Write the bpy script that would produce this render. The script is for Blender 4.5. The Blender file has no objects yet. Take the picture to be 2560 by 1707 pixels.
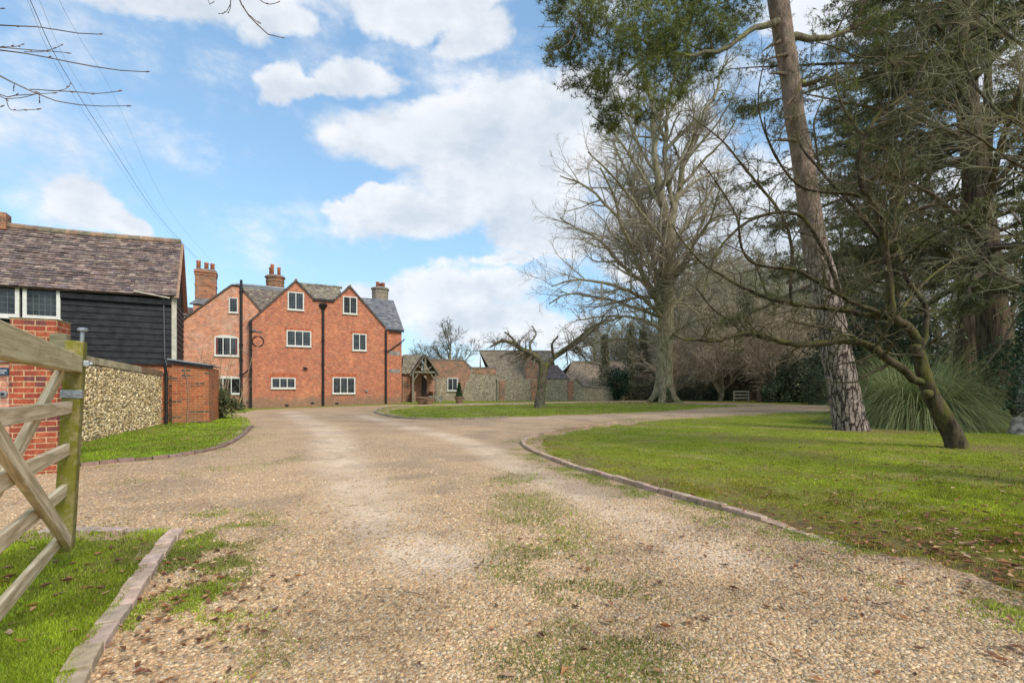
import bpy, math, random
import numpy as np
from mathutils import Vector, geometry, noise as mnoise

C = bpy.context.scene.collection
sc = bpy.context.scene
F = 1209.0; HZ = 968.0; CH = 1.2           # focal length and horizon of the photograph in its own pixels, eye height

# ---------------------------------------------------------------- camera
cd = bpy.data.cameras.new('camera'); cam = bpy.data.objects.new('camera', cd); C.objects.link(cam)
cd.sensor_width = 36; cd.lens = F / 2560 * 36; cd.shift_y = (HZ - 853.5) / 2560
cd.clip_start = 0.05; cd.clip_end = 2000
cam.location = (0, 0, CH); cam.rotation_euler = (math.radians(90), 0, 0)
sc.camera = cam

# ---------------------------------------------------------------- sky
SUN_EL, SUN_ROT = math.radians(43), math.radians(137)
w = bpy.data.worlds.new("World"); sc.world = w; w.use_nodes = True
nt = w.node_tree; nt.nodes.clear()
class NT:
    def __init__(s, nt): s.t = nt
    def n(s, typ, **kw):
        nd = s.t.nodes.new(typ)
        for k, v in kw.items():
            if k.startswith('i_'):
                k = k[2:]; k = int(k) if k.isdigit() else k.replace('_', ' ')
                if isinstance(v, bpy.types.NodeSocket): s.t.links.new(v, nd.inputs[k])
                else: nd.inputs[k].default_value = v
            else: setattr(nd, k, v)
        return nd
    def m(s, op, a, b=None, c=None, clamp=False):
        nd = s.t.nodes.new('ShaderNodeMath'); nd.operation = op; nd.use_clamp = clamp
        for i, v in enumerate((a, b, c)):
            if v is None: continue
            if isinstance(v, bpy.types.NodeSocket): s.t.links.new(v, nd.inputs[i])
            else: nd.inputs[i].default_value = v
        return nd.outputs[0]
    def v(s, op, a, b=None):
        nd = s.t.nodes.new('ShaderNodeVectorMath'); nd.operation = op
        for i, v in enumerate((a, b)):
            if v is None: continue
            if isinstance(v, bpy.types.NodeSocket): s.t.links.new(v, nd.inputs[i])
            else: nd.inputs[i].default_value = v
        return nd.outputs['Value'] if op in ('LENGTH', 'DOT_PRODUCT') else nd.outputs[0]
    def mix(s, fac, a, b, bt='MIX'):
        nd = s.t.nodes.new('ShaderNodeMix'); nd.data_type = 'RGBA'; nd.blend_type = bt
        for k, v in ((0, fac), (6, a), (7, b)):
            if isinstance(v, bpy.types.NodeSocket): s.t.links.new(v, nd.inputs[k])
            else: nd.inputs[k].default_value = v if k == 0 else (*v, 1) if len(v) == 3 else v
        return nd.outputs[2]
    def noise(s, vec, scale, detail=4, rough=.55, dist=0, out=0):
        nd = s.t.nodes.new('ShaderNodeTexNoise')
        if vec is not None: s.t.links.new(vec, nd.inputs['Vector'])
        nd.inputs['Scale'].default_value = scale; nd.inputs['Detail'].default_value = detail
        nd.inputs['Roughness'].default_value = rough; nd.inputs['Distortion'].default_value = dist
        return nd.outputs[out]
    def ss(s, x, a, b, lo=0., hi=1.):
        nd = s.t.nodes.new('ShaderNodeMapRange'); nd.interpolation_type = 'SMOOTHSTEP'
        s.t.links.new(x, nd.inputs[0])
        for i, v in ((1, a), (2, b), (3, lo), (4, hi)): nd.inputs[i].default_value = v
        return nd.outputs[0]
N = NT(nt)
tc = N.n('ShaderNodeTexCoord').outputs['Generated']
sky = N.n('ShaderNodeTexSky', sky_type='NISHITA', sun_disc=False, sun_elevation=SUN_EL, sun_rotation=SUN_ROT,
          altitude=50, air_density=1.0, dust_density=.6, ozone_density=1.6)
skyc = N.mix(1.0, sky.outputs[0], (.150, .150, .130), 'MULTIPLY')
sx = N.n('ShaderNodeSeparateXYZ', i_0=tc)
yy = N.m('MAXIMUM', sx.outputs[1], .12)
uv = N.n('ShaderNodeCombineXYZ', i_0=N.m('DIVIDE', sx.outputs[0], yy), i_1=N.m('DIVIDE', sx.outputs[2], yy)).outputs[0]
warp = N.v('MULTIPLY', N.v('SUBTRACT', N.noise(tc, 4.5, 5, .6, out=1), (.5, .5, .5)), (.26, .20, 0))
uvw = N.v('ADD', uv, warp)
CL = [(470,0,330,85),(690,60,110,60),(1060,-20,300,85),(1190,80,100,75),(700,205,90,55),(910,175,120,65),(800,220,120,30),
      (1080,330,330,105),(1330,340,300,170),(1500,250,170,120),(1250,450,290,120),(1010,530,230,75),(880,500,110,45),(1370,560,200,90),
      (1270,640,90,28),(1130,735,250,100),(940,760,160,75),(1250,830,300,70),(208,510,120,85),(300,560,60,50),
      (1850,560,460,210),(2350,620,500,280),(2050,30,260,70),(2480,150,240,170),(1750,330,110,110)]
acc = None
for (px, py, a, b) in CL:
    d = N.v('LENGTH', N.v('MULTIPLY', N.v('SUBTRACT', uvw, ((px-1280)/F, (HZ-py)/F, 0)), (F/a, F/b, 0)))
    acc = d if acc is None else N.m('SMOOTH_MIN', acc, d, .15)
sc3 = N.v('MULTIPLY', tc, (1, 1, 1.7))
n1 = N.noise(sc3, 5.0, 9, .62)
n2 = N.noise(N.v('ADD', sc3, (-.035, -.02, .075)), 5.0, 9, .62)
nb = N.noise(sc3, 2.2, 7, .6)
back = N.m('MULTIPLY', N.ss(sx.outputs[1], .25, .05), N.m('MULTIPLY', N.m('SUBTRACT', nb, .47), 3.5))
cov = N.m('ADD', N.m('MAXIMUM', N.m('SUBTRACT', 1.0, acc), back), N.m('MULTIPLY', N.m('SUBTRACT', n1, .5), 1.3))
mask = N.m('MULTIPLY', N.ss(cov, -.06, .36), .93)
mask = N.m('MAXIMUM', mask, N.m('MULTIPLY', N.ss(N.noise(sc3, 3.1, 5, .6), .56, .8), .12))
lit = N.m('ADD', N.m('MULTIPLY', N.m('SUBTRACT', n1, n2), 3.2), .62, clamp=True)
lit = N.m('MULTIPLY', lit, N.ss(cov, 1.3, .2, .55, 1.0))
ccol = N.mix(lit, (.36, .405, .46), (.56, .57, .59))
hz = N.ss(sx.outputs[2], .0, .42)
skyc = N.mix(N.m('ADD', N.m('MULTIPLY', N.m('SUBTRACT', 1, hz), .30), .38), skyc, (.17, .335, .575))
fin = N.mix(mask, skyc, ccol)
bg = N.n('ShaderNodeBackground', i_0=fin, i_1=1.0)
out = N.n('ShaderNodeOutputWorld', i_0=bg.outputs[0])

# ---------------------------------------------------------------- sun and exposure
sl = bpy.data.lights.new('sun', 'SUN'); sl.energy = 1.75; sl.angle = math.radians(24); sl.color = (1, .95, .87)
so = bpy.data.objects.new('sun', sl); C.objects.link(so)
sdir = Vector((math.sin(SUN_ROT)*math.cos(SUN_EL), math.cos(SUN_ROT)*math.cos(SUN_EL), math.sin(SUN_EL)))
so.rotation_euler = sdir.to_track_quat('Z', 'Y').to_euler(); so.location = (0, 0, 40)
sc.view_settings.view_transform = 'Standard'; sc.view_settings.look = 'None'
sc.view_settings.exposure = 0.82; sc.view_settings.gamma = 1.0
sc.cycles.max_bounces = 6; sc.cycles.diffuse_bounces = 3; sc.cycles.transparent_max_bounces = 8

# ---------------------------------------------------------------- placing
def g2(x, y, cx, cy, s): return np.exp(-((x-cx)**2+(y-cy)**2)/(2*s*s))
def H(x, y):
    """height of the land"""
    return .12*g2(x, y, -9.5, 12.5, 3.5) - .14*g2(x, y, -16, 29.5, 4.5) + .05*g2(x, y, -8, 37, 5)
def gnd(px, py):
    Y = CH*F/(py-HZ)
    for _ in range(12): Y = (CH-float(H((px-1280)/F*Y, Y)))*F/(py-HZ)
    return Vector(((px-1280)/F*Y, Y, float(H((px-1280)/F*Y, Y))))
def W(px, py, Z): return Vector(((px-1280)/F*Z, Z, CH+(HZ-py)/F*Z))

# ---------------------------------------------------------------- object helpers
def tag(o, label=None, cat=None, group=None, kind=None):
    if label: o['label'] = label
    if cat: o['category'] = cat
    if group: o['group'] = group
    if kind: o['kind'] = kind
    return o
def thing(name, label, cat, loc=(0, 0, 0), rz=0, group=None):
    o = bpy.data.objects.new(name, None); C.objects.link(o); o.empty_display_size = .2
    o.location = loc; o.rotation_euler = (0, 0, rz); return tag(o, label, cat, group)
def copy_tree(o, parent=None):
    c = o.copy(); C.objects.link(c)
    if parent: c.parent = parent
    for ch in o.children: copy_tree(ch, c)
    return c
class MB:
    """collects faces and links them as one mesh object"""
    def __init__(s): s.V = []; s.T = []; s.Q = []; s.P = []; s.n = 0; s.C = []; s.M = []
    def add(s, v, q=None, t=None, col=None, polys=None):
        v = np.asarray(v, dtype=np.float32).reshape(-1, 3); k = s.n
        s.V.append(v); s.n += len(v)
        if q is not None and len(q): s.Q.append(np.asarray(q, dtype=np.int32)+k)
        if t is not None and len(t): s.T.append(np.asarray(t, dtype=np.int32)+k)
        if polys: s.P += [[i+k for i in p] for p in polys]
        c = np.ones((len(v), 3), dtype=np.float32)
        if col is not None: c[:] = np.asarray(col, dtype=np.float32)
        s.C.append(c); return s
    def box(s, x0, x1, y0, y1, z0, z1, col=None):
        v = [(x, y, z) for x in (x0, x1) for y in (y0, y1) for z in (z0, z1)]
        return s.add(v, q=[(0,1,3,2),(4,6,7,5),(0,4,5,1),(2,3,7,6),(0,2,6,4),(1,5,7,3)], col=col)
    def obox(s, o, a, b, c, col=None):
        """box spanned from corner o by vectors a, b, c (right handed)"""
        o, a, b, c = map(np.array, (o, a, b, c))
        v = [o+a*i+b*j+c*k for i in (0, 1) for j in (0, 1) for k in (0, 1)]
        return s.add(v, q=[(0,1,3,2),(4,6,7,5),(0,4,5,1),(2,3,7,6),(0,2,6,4),(1,5,7,3)], col=col)
    def bar(s, p, q_, w, h, up=(0, 0, 1), col=None):
        p = Vector(p); q_ = Vector(q_); d = (q_-p); a = d.normalized(); up = Vector(up)
        b = up.cross(a)
        if b.length < 1e-4: b = Vector((1, 0, 0)).cross(a)
        b.normalize(); c = a.cross(b)
        return s.obox(p-b*w/2-c*h/2, d, b*w, c*h, col)
    def prism(s, pts, y0, y1, col=None):
        """polygon of (x, z) pushed along y"""
        n = len(pts); v = [(x, y0, z) for x, z in pts]+[(x, y1, z) for x, z in pts]
        P = [list(range(n)), list(range(2*n-1, n-1, -1))]+[[i, i+n, (i+1) % n+n, (i+1) % n] for i in range(n)]
        return s.add(v, polys=P, col=col)
    def tube(s, pts, r, k=8, col=None, caps=True):
        pts = np.array([tuple(p) for p in pts], dtype=float); m = len(pts)
        r = np.broadcast_to(np.asarray(r, dtype=float), (m,))
        v, q = tubes(pts[None], r[None], k); s.add(v, q=q, col=col)
        if caps: s.P += [[s.n-m*k+i for i in range(k)][::-1], [s.n-k+i for i in range(k)]]
        return s
    def lathe(s, prof, k=16, c=(0, 0, 0), col=None):
        """profile of (radius, z) turned about the vertical through c"""
        a = np.arange(k)*2*math.pi/k; m = len(prof)
        v = [(c[0]+r*math.cos(t), c[1]+r*math.sin(t), c[2]+z) for r, z in prof for t in a]
        q = [(i*k+j, i*k+(j+1) % k, (i+1)*k+(j+1) % k, (i+1)*k+j) for i in range(m-1) for j in range(k)]
        s.add(v, q=q, col=col, polys=[list(range(k))[::-1], [(m-1)*k+j for j in range(k)]]); return s
    def build(s, name, mat, parent=None, smooth=False, loc=None, bevel=0, **kw):
        me = bpy.data.meshes.new(name)
        V = np.concatenate(s.V); Cc = np.concatenate(s.C)
        T = np.concatenate(s.T) if s.T else np.zeros((0, 3), np.int32)
        Q = np.concatenate(s.Q) if s.Q else np.zeros((0, 4), np.int32)
        lens = [3]*len(T)+[4]*len(Q)+[len(p) for p in s.P]
        lv = np.concatenate([T.ravel(), Q.ravel(), np.array([i for p in s.P for i in p], dtype=np.int32)]).astype(np.int32)
        me.vertices.add(len(V)); me.vertices.foreach_set('co', V.ravel())
        me.loops.add(len(lv)); me.loops.foreach_set('vertex_index', lv)
        ls = np.concatenate([[0], np.cumsum(lens)[:-1]]).astype(np.int32)
        me.polygons.add(len(lens)); me.polygons.foreach_set('loop_start', ls)
        me.polygons.foreach_set('use_smooth', np.full(len(lens), smooth, dtype=bool))
        me.update(calc_edges=True); me.validate()
        ca = me.color_attributes.new('Col', 'FLOAT_COLOR', 'POINT')
        ca.data.foreach_set('color', np.concatenate([Cc, np.ones((len(Cc), 1), np.float32)], 1).ravel())
        me.materials.append(mat)
        o = bpy.data.objects.new(name, me); C.objects.link(o)
        if parent: o.parent = parent
        if loc is not None: o.location = loc
        if bevel:
            b = o.modifiers.new('bevel', 'BEVEL'); b.width = bevel; b.segments = 2; b.limit_method = 'ANGLE'
        return tag(o, **kw)
def tubes(P, R, k):
    """P (N,m,3), R (N,m) -> vertices, quads"""
    N_, m, _ = P.shape
    T = np.empty_like(P); T[:, 1:-1] = P[:, 2:]-P[:, :-2]; T[:, 0] = P[:, 1]-P[:, 0]; T[:, -1] = P[:, -1]-P[:, -2]
    T /= np.linalg.norm(T, axis=2, keepdims=True)+1e-9
    mean = P[:, -1]-P[:, 0]; ax = np.zeros_like(mean); ax[np.arange(N_), np.argmin(np.abs(mean), 1)] = 1
    A = np.cross(T, ax[:, None, :]); A /= np.linalg.norm(A, axis=2, keepdims=True)+1e-9
    B = np.cross(T, A)
    a = np.arange(k)*2*math.pi/k
    V = P[:, :, None]+R[:, :, None, None]*(np.cos(a)[None, None, :, None]*A[:, :, None]+np.sin(a)[None, None, :, None]*B[:, :, None])
    i = np.arange(m-1)[:, None]*k; j = np.arange(k)[None, :]; j2 = (j+1) % k
    q = np.stack([i+j, i+j2, i+k+j2, i+k+j], -1).reshape(-1, 4)
    q = (q[None]+np.arange(N_)[:, None, None]*m*k).reshape(-1, 4)
    return V.reshape(-1, 3), q

# ---------------------------------------------------------------- materials
def mat(name):
    m = bpy.data.materials.new(name); m.use_nodes = True; t = m.node_tree
    b = t.nodes['Principled BSDF']; return m, NT(t), b
def lk(n, a, b): n.t.links.new(a, b)
def bump(n, b, h, s, d):
    nd = n.n('ShaderNodeBump', i_Strength=s, i_Distance=d, i_Height=h); lk(n, nd.outputs[0], b.inputs['Normal'])
def objc(n): return n.n('ShaderNodeTexCoord').outputs['Object']
def plain(name, col, rough=.6, var=.15, sc_=6, metal=0, bmp=.15, spec=.5, c2=None):
    m, n, b = mat(name); o = objc(n)
    f = n.noise(o, sc_, 5, .6)
    c = n.mix(n.ss(f, .35, .68), [x*(1-var) for x in col], [min(1, x*(1+var)) for x in col] if c2 is None else c2)
    lk(n, c, b.inputs['Base Color']); b.inputs['Roughness'].default_value = rough; b.inputs['Metallic'].default_value = metal
    b.inputs['Specular IOR Level'].default_value = spec
    if bmp: bump(n, b, n.noise(o, sc_*6, 4), bmp, .01)
    return m
def attr(name, rough=.7, var=.25, sc_=8, bmp=0, spec=.3, trans=0, tint=(1, 1, 1)):
    """colour from the mesh's own colour attribute, broken up by noise"""
    m, n, b = mat(name); o = objc(n)
    a = n.n('ShaderNodeAttribute', attribute_name='Col').outputs['Color']
    f = n.ss(n.noise(o, sc_, 4), .3, .7, 1-var, 1+var)
    c = n.mix(1.0, n.mix(1.0, a, tint, 'MULTIPLY'), n.n('ShaderNodeCombineColor', i_0=f, i_1=f, i_2=f).outputs[0], 'MULTIPLY')
    lk(n, c, b.inputs['Base Color']); b.inputs['Roughness'].default_value = rough
    b.inputs['Specular IOR Level'].default_value = spec
    if bmp: bump(n, b, n.noise(o, sc_*5, 4), bmp, .01)
    if trans:
        tr = n.n('ShaderNodeBsdfTranslucent', i_Color=c); ms = n.n('ShaderNodeMixShader', i_0=trans, i_1=b.outputs[0], i_2=tr.outputs[0])
        lk(n, ms.outputs[0], n.t.nodes['Material Output'].inputs[0])
    return m
def brick(name, c1, c2, mortar, bw=.225, bh=.075, ms=.011, patch=(.45, .2, .1), stain=(.16, .15, .10), stain_at=.62, msmooth=.1, bmp=.6, base_stain=0, dark=(.10,.05,.05)):
    m, n, b = mat(name); o = objc(n)
    s = n.n('ShaderNodeSeparateXYZ', i_0=o)
    wob = n.m('MULTIPLY', n.m('SUBTRACT', n.noise(o, 3, 2), .5), .012)
    v = n.n('ShaderNodeCombineXYZ', i_0=n.m('ADD', s.outputs[0], s.outputs[1]), i_1=n.m('ADD', s.outputs[2], wob)).outputs[0]
    def bt(a, bb, mo):
        return n.n('ShaderNodeTexBrick', i_Vector=v, i_Color1=(*a, 1), i_Color2=(*bb, 1), i_Mortar=(*mo, 1), i_Scale=1.0, i_Mortar_Size=ms/2,
                   i_Mortar_Smooth=msmooth, i_Bias=0.0, i_Brick_Width=bw, i_Row_Height=bh, offset=.5)
    b1 = bt(c1, c2, mortar)
    # cell-wise variation
    cell = n.n('ShaderNodeTexWhiteNoise', noise_dimensions='2D')
    row = n.m('FLOOR', n.m('DIVIDE', n.n('ShaderNodeSeparateXYZ', i_0=v).outputs[1], bh))
    colx = n.m('FLOOR', n.m('ADD', n.m('DIVIDE', n.n('ShaderNodeSeparateXYZ', i_0=v).outputs[0], bw), n.m('MULTIPLY', n.m('MODULO', row, 2.0), .5)))
    lk(n, n.n('ShaderNodeCombineXYZ', i_0=colx, i_1=row).outputs[0], cell.inputs['Vector'])
    cv = cell.outputs['Value']
    c = n.mix(n.m('MULTIPLY', n.ss(cv, .80, .92), n.m('SUBTRACT', 1, b1.outputs['Fac'])), b1.outputs['Color'], dark)
    c = n.mix(n.m('MULTIPLY', n.ss(cv, .22, .10), n.m('MULTIPLY', n.m('SUBTRACT', 1, b1.outputs['Fac']), .6)), c, patch)
    big = n.noise(o, .55, 6, .65)
    c = n.mix(n.ss(big, .50, .72, 0, .55), c, [x*1.25 for x in patch])
    c = n.mix(n.ss(n.noise(n.v('ADD', o, (7, 3, 5)), .8, 7, .7), stain_at-.1, stain_at+.15, 0, .7), c, stain)
    fine = n.m('MULTIPLY', n.ss(n.noise(o, 30, 3), .3, .7, .80, 1.2), n.ss(n.noise(o, 3.7, 6, .75), .32, .68, .80, 1.17))
    c = n.mix(1.0, c, n.n('ShaderNodeCombineColor', i_0=fine, i_1=fine, i_2=fine).outputs[0], 'MULTIPLY')
    if base_stain:
        c = n.mix(n.m('MULTIPLY', n.ss(n.m('ADD', s.outputs[2], n.m('MULTIPLY', n.noise(o, 1.5, 4), .8)), base_stain+.5, base_stain-.1), .55), c, (.20, .19, .13))
    lk(n, c, b.inputs['Base Color']); b.inputs['Roughness'].default_value = .9; b.inputs['Specular IOR Level'].default_value = .2
    h = n.m('ADD', n.m('MULTIPLY', b1.outputs['Fac'], -1), n.m('MULTIPLY', n.noise(o, 40, 4), .5))
    bump(n, b, h, bmp, .012); return m
def flint(name, size=.085, mortar=(.46, .38, .25), cols=((.20,.16,.12),(.60,.50,.34),(.46,.36,.23),(.33,.26,.18),(.70,.61,.46))):
    m, n, b = mat(name); o = objc(n)
    v = n.v('ADD', o, n.v('MULTIPLY', n.noise(o, 6, 3, out=1), (.05, .05, .05)))
    v = n.v('MULTIPLY', v, (1/size, 1/size, 1.25/size))
    vo = n.n('ShaderNodeTexVoronoi', i_Vector=v, i_Scale=1.0, i_Randomness=.9)
    ed = n.n('ShaderNodeTexVoronoi', feature='DISTANCE_TO_EDGE', i_Vector=v, i_Scale=1.0, i_Randomness=.9)
    r = n.n('ShaderNodeValToRGB', i_0=n.n('ShaderNodeSeparateColor', i_0=vo.outputs['Color']).outputs[0]); e = r.color_ramp.elements
    r.color_ramp.interpolation = 'CONSTANT'
    e[0].color = (*cols[0], 1); e[0].position = 0; e[1].color = (*cols[1], 1); e[1].position = .2
    for i, c in enumerate(cols[2:]): q = e.new(.4+.2*i); q.color = (*c, 1)
    c = n.mix(n.ss(ed.outputs[0], .05, .14), mortar, r.outputs[0])
    c = n.mix(n.ss(n.noise(o, 1.1, 6, .7), .5, .7, 0, .5), c, (.22, .19, .10))
    lk(n, c, b.inputs['Base Color']); b.inputs['Roughness'].default_value = .75
    bump(n, b, n.ss(ed.outputs[0], 0, .3), .8, .03); return m
def glass(name='window_glass'):
    m, n, b = mat(name); o = objc(n)
    c = n.mix(n.ss(n.noise(o, 2.2, 3), .35, .65), (.008, .012, .011), (.04, .048, .052))  # paler patches in the base colour imitate sky reflection in the panes
    lk(n, c, b.inputs['Base Color']); b.inputs['Roughness'].default_value = .06; b.inputs['IOR'].default_value = 1.5
    bump(n, b, n.noise(o, 1.6, 2), .12, .05); return m
def bark(name, c1, c2, moss, moss_amt=.5, sc_=9, stretch=.22, bmp=.7):
    m, n, b = mat(name); o = objc(n)
    v = n.v('MULTIPLY', o, (1, 1, stretch))
    f = n.noise(v, sc_, 6, .65, .4)
    c = n.mix(n.ss(f, .36, .62), c1, c2)
    geo = n.n('ShaderNodeNewGeometry').outputs['Normal']; nz = n.n('ShaderNodeSeparateXYZ', i_0=geo)
    mm = n.m('MULTIPLY', n.ss(n.m('ADD', n.noise(o, 2.3, 5, .65), n.m('MULTIPLY', nz.outputs[2], .12)), .62-.35*moss_amt, .86-.35*moss_amt), .9)
    c = n.mix(mm, c, moss)
    lk(n, c, b.inputs['Base Color']); b.inputs['Roughness'].default_value = .9; b.inputs['Specular IOR Level'].default_value = .15
    bump(n, b, f, bmp, .03); return m
def wood(name, base, pale, algae, amt):
    m, n, b = mat(name); o = objc(n)
    g = n.noise(n.v('MULTIPLY', o, (1.2, 22, 22)), 2.2, 8, .65, .6)
    c = n.mix(n.ss(g, .35, .65), base, pale)
    crack = n.noise(n.v('MULTIPLY', o, (1.5, 60, 60)), 1.3, 3, .5)
    c = n.mix(n.ss(crack, .66, .74, 0, .75), c, [x*.25 for x in base])
    mm = n.ss(n.m('ADD', n.noise(o, 5, 6, .7), n.m('MULTIPLY', n.noise(n.v('MULTIPLY', o, (.6, 6, 6)), 3, 4), .3)), .8-.4*amt, 1.02-.4*amt, 0, .9)
    c = n.mix(mm, c, algae)
    c = n.mix(n.ss(n.noise(o, 70, 2), .62, .75, 0, .35), c, [x*.5 for x in base])
    lk(n, c, b.inputs['Base Color']); b.inputs['Roughness'].default_value = .85; b.inputs['Specular IOR Level'].default_value = .2
    bump(n, b, n.m('ADD', g, n.m('MULTIPLY', crack, .5)), .5, .006); return m

M = dict(
 white=plain('white_paint', (.66, .65, .58), .5, .08, 9), cream=plain('weathered_cream_paint', (.50, .46, .36), .6, .2, 7),
 black=plain('black_gloss_paint', (.018, .018, .02), .35, .3, 8), iron=plain('cast_iron', (.012, .012, .014), .55, .3, 10),
 steel=plain('galvanised_steel', (.38, .41, .43), .45, .25, 25, metal=.6), lead=plain('lead_sheet', (.24, .26, .28), .55, .25, 3),
 leadbar=plain('lead_bar', (.12, .13, .14), .5, .1, 9), glass=glass(), stone=plain('coping_stone', (.30, .27, .22), .9, .35, 5, c2=(.36, .33, .28)),
 mortar=plain('mortar_bed', (.30, .26, .17), .95, .3, 8, bmp=.5), pot=attr('terracotta', .85, .2, 14, .2),
 hb=brick('house_brick', (.60, .175, .085), (.42, .115, .068), (.52, .37, .25), bw=.155, ms=.013, patch=(.66, .27, .13), stain=(.46, .27, .17), stain_at=.64, base_stain=.7, dark=(.36, .125, .075)),
 hw=brick('wing_brick', (.68, .25, .135), (.54, .19, .11), (.60, .44, .30), bw=.155, ms=.013, patch=(.68, .38, .25), stain=(.55, .37, .28), stain_at=.55, dark=(.42, .19, .13), base_stain=.7),
 hp=brick('pier_brick', (.38, .085, .045), (.30, .065, .04), (.52, .36, .20), ms=.014, patch=(.42, .12, .06), stain=(.24, .15, .08), stain_at=.70, dark=(.17, .06, .055)),
 hs=brick('shed_brick', (.52, .145, .06), (.34, .10, .05), (.40, .29, .17), ms=.014, patch=(.48, .13, .045), stain=(.22, .17, .08), stain_at=.58, dark=(.12, .07, .05), base_stain=.3),
 ob=brick('old_wall_brick', (.56, .24, .14), (.44, .22, .14), (.52, .44, .33), patch=(.52, .26, .15), stain=(.24, .20, .14), stain_at=.5, dark=(.18, .12, .09)), pc=brick('pale_chimney_brick', (.36, .26, .19), (.27, .21, .16), (.40, .35, .28), patch=(.34, .27, .2), stain=(.26, .25, .19), stain_at=.45, dark=(.2, .16, .12)),
 cb=brick('chimney_brick', (.46, .17, .08), (.33, .13, .07), (.36, .29, .21), patch=(.50, .24, .12), stain=(.20, .16, .11), stain_at=.5, dark=(.16, .09, .06)),
 flint=flint('flint_far'), gflint=plain('flint_mortar', (.36, .30, .20), .95, .3, 7, bmp=.7),
 tile=attr('clay_roof_tile', .85, .3, 7, .25), slate=attr('slate', .6, .25, 6, .15), flintstone=attr('flint_stone', .65, .35, 22, .4, tint=(1.6, 1.45, 1.18)),
 board=plain('tarred_weatherboard', (.013, .014, .016), .55, .45, 5, bmp=.4, c2=(.024, .026, .028)),
 leaf=attr('foliage', .7, .25, 3, trans=.25), needle=attr('pine_needles', .65, .2, 2, trans=.15),
 grass=attr('grass_blade', .65, .15, 1.3, trans=.3), litter=attr('dead_leaf', .8, .3, 30, trans=.15),
 pebble=attr('pebble', .75, .18, 60, .15), kerb=attr('kerb_brick', .9, .22, 18, .5, .2),
 twig=attr('twig', .85, .25, 5, spec=.15))
M['board'].node_tree.nodes['Principled BSDF'].inputs['Specular IOR Level'].default_value = .25

# ================================================================ LAND, DRIVE AND LAWNS
rng = np.random.default_rng(7)
def vnoise(x, y, s, seed=0, octv=4):
    x = np.asarray(x, dtype=float)/s; y = np.asarray(y, dtype=float)/s; tot = 0; amp = 1; norm = 0
    for o in range(octv):
        xi = np.floor(x).astype(np.int64); yi = np.floor(y).astype(np.int64); fx = x-xi; fy = y-yi
        fx = fx*fx*(3-2*fx); fy = fy*fy*(3-2*fy)
        def h(a, b):
            n = (a*374761393+b*668265263+(seed+o*17)*144665) & 0x7fffffff; n = (n ^ (n >> 13))*1274126177 & 0x7fffffff
            return ((n ^ (n >> 16)) & 0xffff)/65535.
        tot = tot+amp*((h(xi, yi)*(1-fx)+h(xi+1, yi)*fx)*(1-fy)+(h(xi, yi+1)*(1-fx)+h(xi+1, yi+1)*fx)*fy)
        norm += amp; amp *= .5; x = x*2.03; y = y*2.03
    return tot/norm
def sstep(x, a, b): t = np.clip((x-a)/(b-a), 0, 1); return t*t*(3-2*t)
def pdist(pl, x, y):
    """distance to a polyline"""
    d = np.full(np.shape(x), 1e9)
    for (ax, ay), (bx, by) in zip(pl[:-1], pl[1:]):
        vx, vy = bx-ax, by-ay; L = vx*vx+vy*vy+1e-12
        t = np.clip(((x-ax)*vx+(y-ay)*vy)/L, 0, 1)
        d = np.minimum(d, np.hypot(x-ax-t*vx, y-ay-t*vy))
    return d
def inpoly(pl, x, y):
    x = np.asarray(x); y = np.asarray(y); r = np.zeros(x.shape, bool); n = len(pl)
    for i in range(n):
        (x1, y1), (x2, y2) = pl[i], pl[(i+1) % n]
        c = ((y1 > y) != (y2 > y)) & (x < (x2-x1)*(y-y1)/(y2-y1+1e-12)+x1); r ^= c
    return r
def gp(pts): return [tuple(gnd(*p)[:2]) for p in pts]
def smooth_line(pl, step=.25):
    """rounded, evenly spaced copy of a polyline (Catmull-Rom)"""
    p = [np.array(q, float) for q in pl]; p = [2*p[0]-p[1]]+p+[2*p[-1]-p[-2]]; o = []
    for i in range(1, len(p)-2):
        n = max(1, int(np.linalg.norm(p[i+1]-p[i])/step))
        for k in range(n):
            t = k/n; a, b, c, d = p[i-1:i+3]
            o.append(tuple(.5*((2*b)+(c-a)*t+(2*a-5*b+4*c-d)*t*t+(3*b-a-3*c+d)*t**3)))
    return o+[tuple(p[-2])]

# kerb lines, read off the ground
K_right = smooth_line(gp([(1560,1058),(1480,1068),(1400,1079),(1340,1094),(1312,1106),(1312,1119),(1345,1139),(1440,1175),(1560,1210),(1700,1252),(1833,1287),(1960,1326),(2100,1370),(2280,1420),(2446,1468),(2600,1515)]))
K_left = smooth_line(gp([(150,1173),(201,1169),(320,1157),(435,1146),(544,1124),(600,1096),(630,1068)]))
K_island = smooth_line(gp([(1270,1045.5),(1150,1050),(1060,1050),(1000,1046),(957,1039),(938,1031),(948,1024),(980,1019),(1030,1016.5)]))
K_near_a = gp([(100,1346),(445,1338)]); K_near_b = gp([(441,1342),(417,1369),(357,1455),(296,1552),(248,1612),(212,1670),(150,1790),(40,1990)])
L_right = K_right+gp([(2900,1620)])+[(14, 3), (40, 3), (60, 27)]+gp([(2560,1022),(2250,1025),(2060,1029),(1850,1037),(1700,1045.5)])
L_left = K_left+gp([(615,1046)])+gp([(560,1034),(470,1036)])+[(-13, 16.6), (-11.1, 13.6), (-7.4, 7.6), (-7.4, 7.2)]
L_island = K_island+gp([(1138,1013.5),(1274,1010.8),(1478,1007),(1600,1006.5),(1700,1009),(1805,1013),(1900,1016.8),(1800,1022),(1700,1029),(1560,1036.5),(1420,1041)])
L_near = K_near_a+K_near_b+[(-6, 1.2), (-6, 3.9)]
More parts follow.
